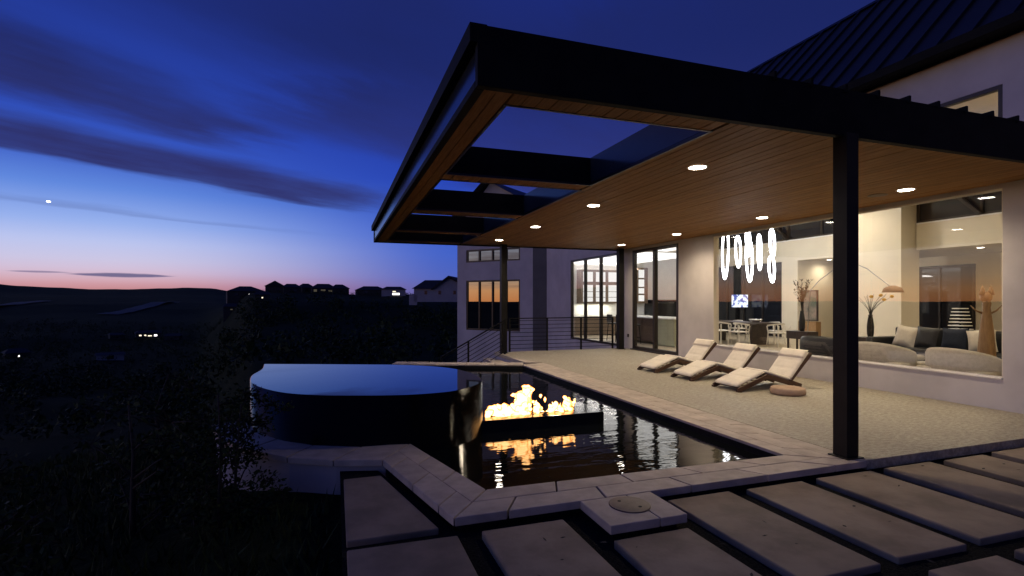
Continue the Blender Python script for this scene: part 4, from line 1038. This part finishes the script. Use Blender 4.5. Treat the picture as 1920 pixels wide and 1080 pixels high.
# gable roof of the wing
g0, g1 = wq(-.6, 5.0, .5), wq(SW + .5, 5.0, .5); pk = wq(2.9, 7.0, .5); dp = -WN * 9
part(MB().add([g0, pk, g1, g0 + dp, pk + dp, g1 + dp], [(0, 1, 4, 3), (1, 2, 5, 4)]), 'roof', 'roof_metal', wg)
part(MB().add([wq(-.5, 5.0, -.02), wq(2.9, 6.93, -.02), wq(SW, 5.0, -.02)], [(0, 1, 2)]), 'gable_wall', 'stucco', wg)

# ------------------------------------------------------------------ young tree and shrubs by the basin
def leafy(name, label, cat, base, h, trunk_r, clumps, nleaf, size, seed, stems=5):
    rnd = random.Random(seed); t = thing(name, label, cat, base)
    tr = MB(); lf = MB()
    top = [(0, 0, 0), (rnd.uniform(-.03, .03), .02, h * .35), (rnd.uniform(-.06, .06), -.02, h * .65), (rnd.uniform(-.1, .1), .03, h)]
    tr.tube(top, trunk_r, 7, True, trunk_r * .3)
    for (cx, cy, cz, rr) in clumps:
        z0 = max(.05, min(h * .8, cz - .3)); k = z0 / h
        tr.tube([(0, 0, z0), (cx * .5, cy * .5, (z0 + cz) / 2 + .03), (cx, cy, cz)], trunk_r * .45, 5, True, .003)
        for i in range(int(nleaf * rr ** 2)):
            v = Vector((rnd.gauss(0, 1), rnd.gauss(0, 1), rnd.gauss(0, .8))); v = v.normalized() * rr * rnd.random() ** .45
            c = Vector((cx, cy, cz)) + v
            d = Vector((rnd.gauss(0, 1), rnd.gauss(0, 1), rnd.gauss(-.2, .7))).normalized() * size * rnd.uniform(.6, 1.3)
            w_ = d.cross(Vector((rnd.gauss(0, 1), rnd.gauss(0, 1), rnd.gauss(0, 1)))).normalized() * d.length * .26
            lf.add([c, c + d * .45 + w_, c + d, c + d * .45 - w_], [(0, 1, 2, 3)])
        for i in range(7):
            v = Vector((rnd.gauss(0, 1), rnd.gauss(0, 1), rnd.gauss(0, .7))).normalized() * rr * .85
            tr.tube([(cx, cy, cz), (cx + v.x * .6, cy + v.y * .6, cz + v.z * .7), (cx + v.x, cy + v.y, cz + v.z)], .006, 4, True, .002)
    tr.build('trunk', 'bark', t, True); lf.build('crown', 'leaf', t); return t
leafy('young_tree', 'slim young tree with loose leaves in front of the curved stone ledge', 'tree', (-.92, 4.95, -.75), 1.45, .022,
      [(0, .0, .95, .16), (-.12, .05, .62, .18), (.10, .02, .52, .16), (.26, -.02, .42, .20), (.34, .02, .66, .15), (.02, -.03, .32, .20), (-.2, .0, .42, .17), (.18, .05, .24, .16), (.05, .04, 1.2, .13), (-.22, .05, 1.0, .13), (.46, .0, .56, .10)], 5200, .05, 3)
leafy('basin_shrub', 'leafy shrub reaching over the ledge against the left end of the raised basin', 'shrub', (-.88, 5.28, -.8), 1.35, .02,
      [(.08, .30, 1.40, .12), (.17, .33, 1.33, .11), (.30, .33, 1.27, .10), (.42, .28, 1.24, .07), (-.06, .28, 1.32, .16), (.05, .30, 1.12, .17), (.20, .28, 1.10, .13), (-.12, .2, 1.05, .2), (.02, .22, .85, .19), (-.18, .1, .8, .2), (.14, .2, .82, .13), (-.3, .2, 1.2, .2), (-.3, 0, .6, .22), (-.05, .1, .55, .2)], 6500, .045, 5)
for k, (x_, y_, hh, lb) in enumerate(((-1.75, 5.6, 1.25, 'dark bushy shrub left of the young tree'), (-2.3, 4.3, 1.0, 'dark rounded shrub nearest the lower left corner'), (-2.1, 7.6, 1.35, 'dark shrub standing left of the raised basin'), (-3.6, 6.8, 1.3, 'wide dark shrub farthest left on the slope'))):
    rn = random.Random(k + 40); z_ = land(x_, y_)
    leafy('garden_shrub', lb, 'shrub', (x_, y_, z_ - .05), hh, .03, [(rn.uniform(-.5, .5), rn.uniform(-.4, .4), rn.uniform(.3, hh), rn.uniform(.22, .38)) for _ in range(8)], 900, .07, k + 60)
# low ground cover on the slope
def cover():
    rn = random.Random(11); b = MB()
    for i in range(16000):
        x_, y_ = rn.uniform(-7, -.05) , rn.uniform(1.2, 12); 
        if x_ > -1.5 and y_ > 4.9: continue
        z_ = land(x_, y_) - .02; hgt = rn.uniform(.06, .22); a = rn.uniform(0, 6.28); l_ = rn.uniform(.01, .02)
        dx, dy = math.cos(a) * l_, math.sin(a) * l_; lx, ly = rn.gauss(0, .06), rn.gauss(0, .06)
        b.add([(x_ - dx, y_ - dy, z_), (x_ + dx, y_ + dy, z_), (x_ + lx, y_ + ly, z_ + hgt)], [(0, 1, 2)])
    b.build('ground_cover', 'leaf', None, kind='stuff')
cover()

# ------------------------------------------------------------------ far houses and lights
def far_house(label, px, d, w_, dep, hw_, hr, wallm, rz_, wins=(), hip=.0, name='hillside_house', sink=0., z=None):
    c = polar(px, d, z); t = thing(name, label, 'house', (c.x, c.y, c.z - sink), R(rz_) - R(18.84) - math.atan((px - 960) / 970.))
    MB().box(-w_ / 2, w_ / 2, -dep / 2, dep / 2, -6, hw_).build('wall', wallm, t)
    e = .6; i = hip * w_ / 2
    v = [(-w_ / 2 - e, -dep / 2 - e, hw_ + .01), (w_ / 2 + e, -dep / 2 - e, hw_ + .01), (w_ / 2 + e, dep / 2 + e, hw_ + .01), (-w_ / 2 - e, dep / 2 + e, hw_ + .01), (-w_ / 2 - e + i, 0, hw_ + hr), (w_ / 2 + e - i, 0, hw_ + hr)]
    r_ = MB().add(v, [(0, 1, 5, 4), (1, 2, 5), (2, 3, 4, 5), (3, 0, 4), (3, 2, 1, 0)]).build('roof', 'shingle', t)
    for (u, zz, ww, hh, m_) in wins:
        f = MB().box(u - ww / 2 - .12, u + ww / 2 + .12, -dep / 2 - .1, -dep / 2 - .002, zz - .12, zz + hh + .12).build('window', 'house_d', t)
        MB().box(u - ww / 2, u + ww / 2, -dep / 2 - .13, -dep / 2 - .101, zz, zz + hh).build('pane', m_, f)
    return t
G = 'houses along the far ridge'
far_house('long hip roofed house on the ridge with one bright white window', 460, 300, 19, 14, 3.2, 3.0, 'house_d', 4, [(2.2, .6, 1.9, 1.1, 'winlit_w'), (-5, .7, 2, 1.4, 'rear_glass')], .75)['group'] = G
far_house('narrow peaked house on the ridge just right of the long hip roof', 516, 298, 8.4, 10, 4.0, 3.2, 'house_d', 88, [(0, 1, 1.5, 1.4, 'rear_glass')], .15)['group'] = G
far_house('dark low house on the ridge second to the right of the peaked one', 546, 300, 9.2, 10, 3.3, 2.2, 'house_d', 8, [(1.5, 1, 1.6, 1.3, 'rear_glass')], .6)['group'] = G
far_house('small dark ridge house wedged before the dimly lit wide one', 573, 302, 7, 9, 3.3, 2.5, 'house_d', 20, [(-1, 1, 1.6, 1.3, 'rear_glass')], .7)['group'] = G
far_house('wide ridge house with two dim yellow windows', 606, 300, 13, 11, 3.3, 2.6, 'house_d', 6, [(-4.8, 1.2, 1.7, 1.3, 'windim'), (-.6, 1.6, 2.4, .9, 'windim'), (3.2, 1.2, 2, .9, 'windim')], .6)['group'] = G
far_house('dark ridge house right of the two dim yellow windows', 636, 302, 9, 10, 3.3, 2.5, 'house_d', 12, [(0, 1, 1.6, 1.3, 'rear_glass')], .7)['group'] = G
far_house('long low dark ridge house left of the bright porch', 695, 290, 16, 11, 2.8, 2.2, 'house_d', 5, [(-3, 1, 2, 1.2, 'rear_glass')], .6)['group'] = G
far_house('pale ridge house with a bright white porch', 738, 270, 12, 10, 3.0, 1.6, 'house_w', 0, [(1.2, .2, 3.6, 1.0, 'winlit_w'), (.3, 1.7, 1.6, .5, 'winlit')], .5)['group'] = G
# the pale house next to the wing
nh = thing('neighbour_house', 'large pale gabled house standing just left of the wing', 'house', (0, 0, 0))
pA, pB, pC = polar(776, 130, 0), polar(812, 128, 0), polar(905, 128, 0)
z0 = -6.; ex = Vector((pC.x - pA.x, pC.y - pA.y, 0)).normalized(); ey = Vector((-ex.y, ex.x, 0))
def nq(px, py, off=0.):
    t = (px - 960) / 970.; o = polar(px, 128, 0); return Vector((o.x, o.y, 1.5 + (563 - py) * 128 / 970.)) + ey * off
MB().add([nq(776, 541), nq(806, 541), nq(812, 541), nq(842, 522), nq(872, 536), nq(872, 566), nq(776, 566)], [(0, 1, 2, 3, 4, 5, 6)]).build('gable_wall', 'house_w', nh)
MB().add([nq(767, 553), nq(782, 553), nq(782, 572), nq(767, 572), nq(767, 553, 3), nq(782, 553, 3)], [(0, 1, 2, 3), (0, 4, 5, 1)]).build('low_wall', 'house_w', nh)
MB().add([nq(773, 541.5, -.6), nq(784, 523.5, 6), nq(828, 523.5, 6), nq(815, 541.5, -.6)], [(0, 1, 2, 3)]).build('roof', 'shingle', nh)
MB().add([nq(808, 543, -.8), nq(842, 517, -.8), nq(876, 534, -.8), nq(876, 538, -.8), nq(842, 521.5, -.8), nq(812, 543, -.8), nq(808, 543, 9), nq(842, 517, 9), nq(876, 534, 9)], [(0, 1, 4, 5), (1, 2, 3, 4), (0, 6, 7, 1), (1, 7, 8, 2)]).build('gable_roof', 'shingle', nh)
for px in (796, 822, 850): 
    a, b2 = nq(px, 545, -.05), nq(px + 5, 552, -.05); MB().add([a, (b2.x, b2.y, a.z), b2, (a.x, a.y, b2.z)], [(0, 1, 2, 3)]).build('window', 'rear_glass', nh)
V = 'houses down in the valley'
far_house('valley house with a row of warm lit windows', 278, 330, 13, 9, 2.8, 1.6, 'house_d', 3, [(-4.3, 1, 1.2, .9, 'winlit'), (-1.8, 1, 1.0, .9, 'winlit'), (.6, .7, 2.0, .7, 'winlit'), (3.6, .7, 1.6, 1.1, 'winlit_w')], .3)['group'] = V
far_house('valley house with a wide pale roof below the lit row', 207, 215, 9, 8, 2.0, .9, 'house_w', 0, [(0, .5, 2, 1, 'rear_glass')], .1)['group'] = V
far_house('lone valley house with one small warm light at the far left', 31, 230, 8, 7, 2.5, 1.8, 'house_d', 10, [(0, .8, .8, .7, 'winlit_w')], .5)['group'] = V
far_house('small bluish house right of the lit row in the valley', 325, 320, 8, 8, 2.6, 1.4, 'house_d', -12, [(0, .7, 1, .8, 'rear_glass')], .3)['group'] = V
far_house('faint valley house left of the lit row', 218, 320, 7, 7, 2.4, 1.2, 'house_d', 8, [(0, .7, 1, .8, 'rear_glass')], .3)['group'] = V
far_house('valley house with a faint light near the basin', 434, 260, 7, 7, 2.4, 1.6, 'house_d', 0, [(0, .8, 1.0, .5, 'windim')], .4)['group'] = V
far_house('tiny valley house with a single pale lamp at mid slope', 492, 200, 5, 5, 2.2, 1.3, 'house_d', 0, [(0, .8, .5, .5, 'winlit')], .4)['group'] = V
# woods on the slopes and ridge, one dark mass
def woods():
    rn = random.Random(21); b = MB()
    for i in range(2200):
        px = rn.uniform(-250, 860)
        d = rn.choice((rn.uniform(60, 300), rn.uniform(120, 420), rn.uniform(250, 420)))
        if px > 390 and d > 190:
            if rn.random() < .35: continue
            d = rn.uniform(276, 292) if rn.random() < .6 else rn.uniform(306, 325)
        p = polar(px, d); r_ = rn.uniform(1.2, 2.6) if d < 500 else rn.uniform(8, 16)
        if d < 330 and px > 400 and d > 200: r_ *= .5
        for q in range(46 if d < 190 else 22):
            v = Vector((rn.gauss(0, 1), rn.gauss(0, 1), rn.gauss(0, 1))).normalized() * rn.random() ** .4
            c = p + Vector((v.x * r_, v.y * r_, r_ * .75 + v.z * r_ * .95)); l_ = r_ * rn.uniform(.18, .42)
            a1 = Vector((rn.gauss(0, 1), rn.gauss(0, 1), rn.gauss(0, 1))).normalized() * l_; a2 = Vector((rn.gauss(0, 1), rn.gauss(0, 1), rn.gauss(0, 1))).normalized() * l_
            b.add([c - a1 * .5, c + a1 * .5, c + a2], [(0, 1, 2)])
    b.build('woods', 'leaf', None, False, kind='stuff')
woods()
# evening planet
pd = polar(91, 9000, 0); pd.z = 1.5 + (563 - 378) * 9000 / 970.
MB().ball(pd, 30, 30, 15, 10, 6).build('evening_planet', emit('planet', (1, .98, .92), 8), None, True, label='bright white evening planet in the pale sky on the left', cat='planet')
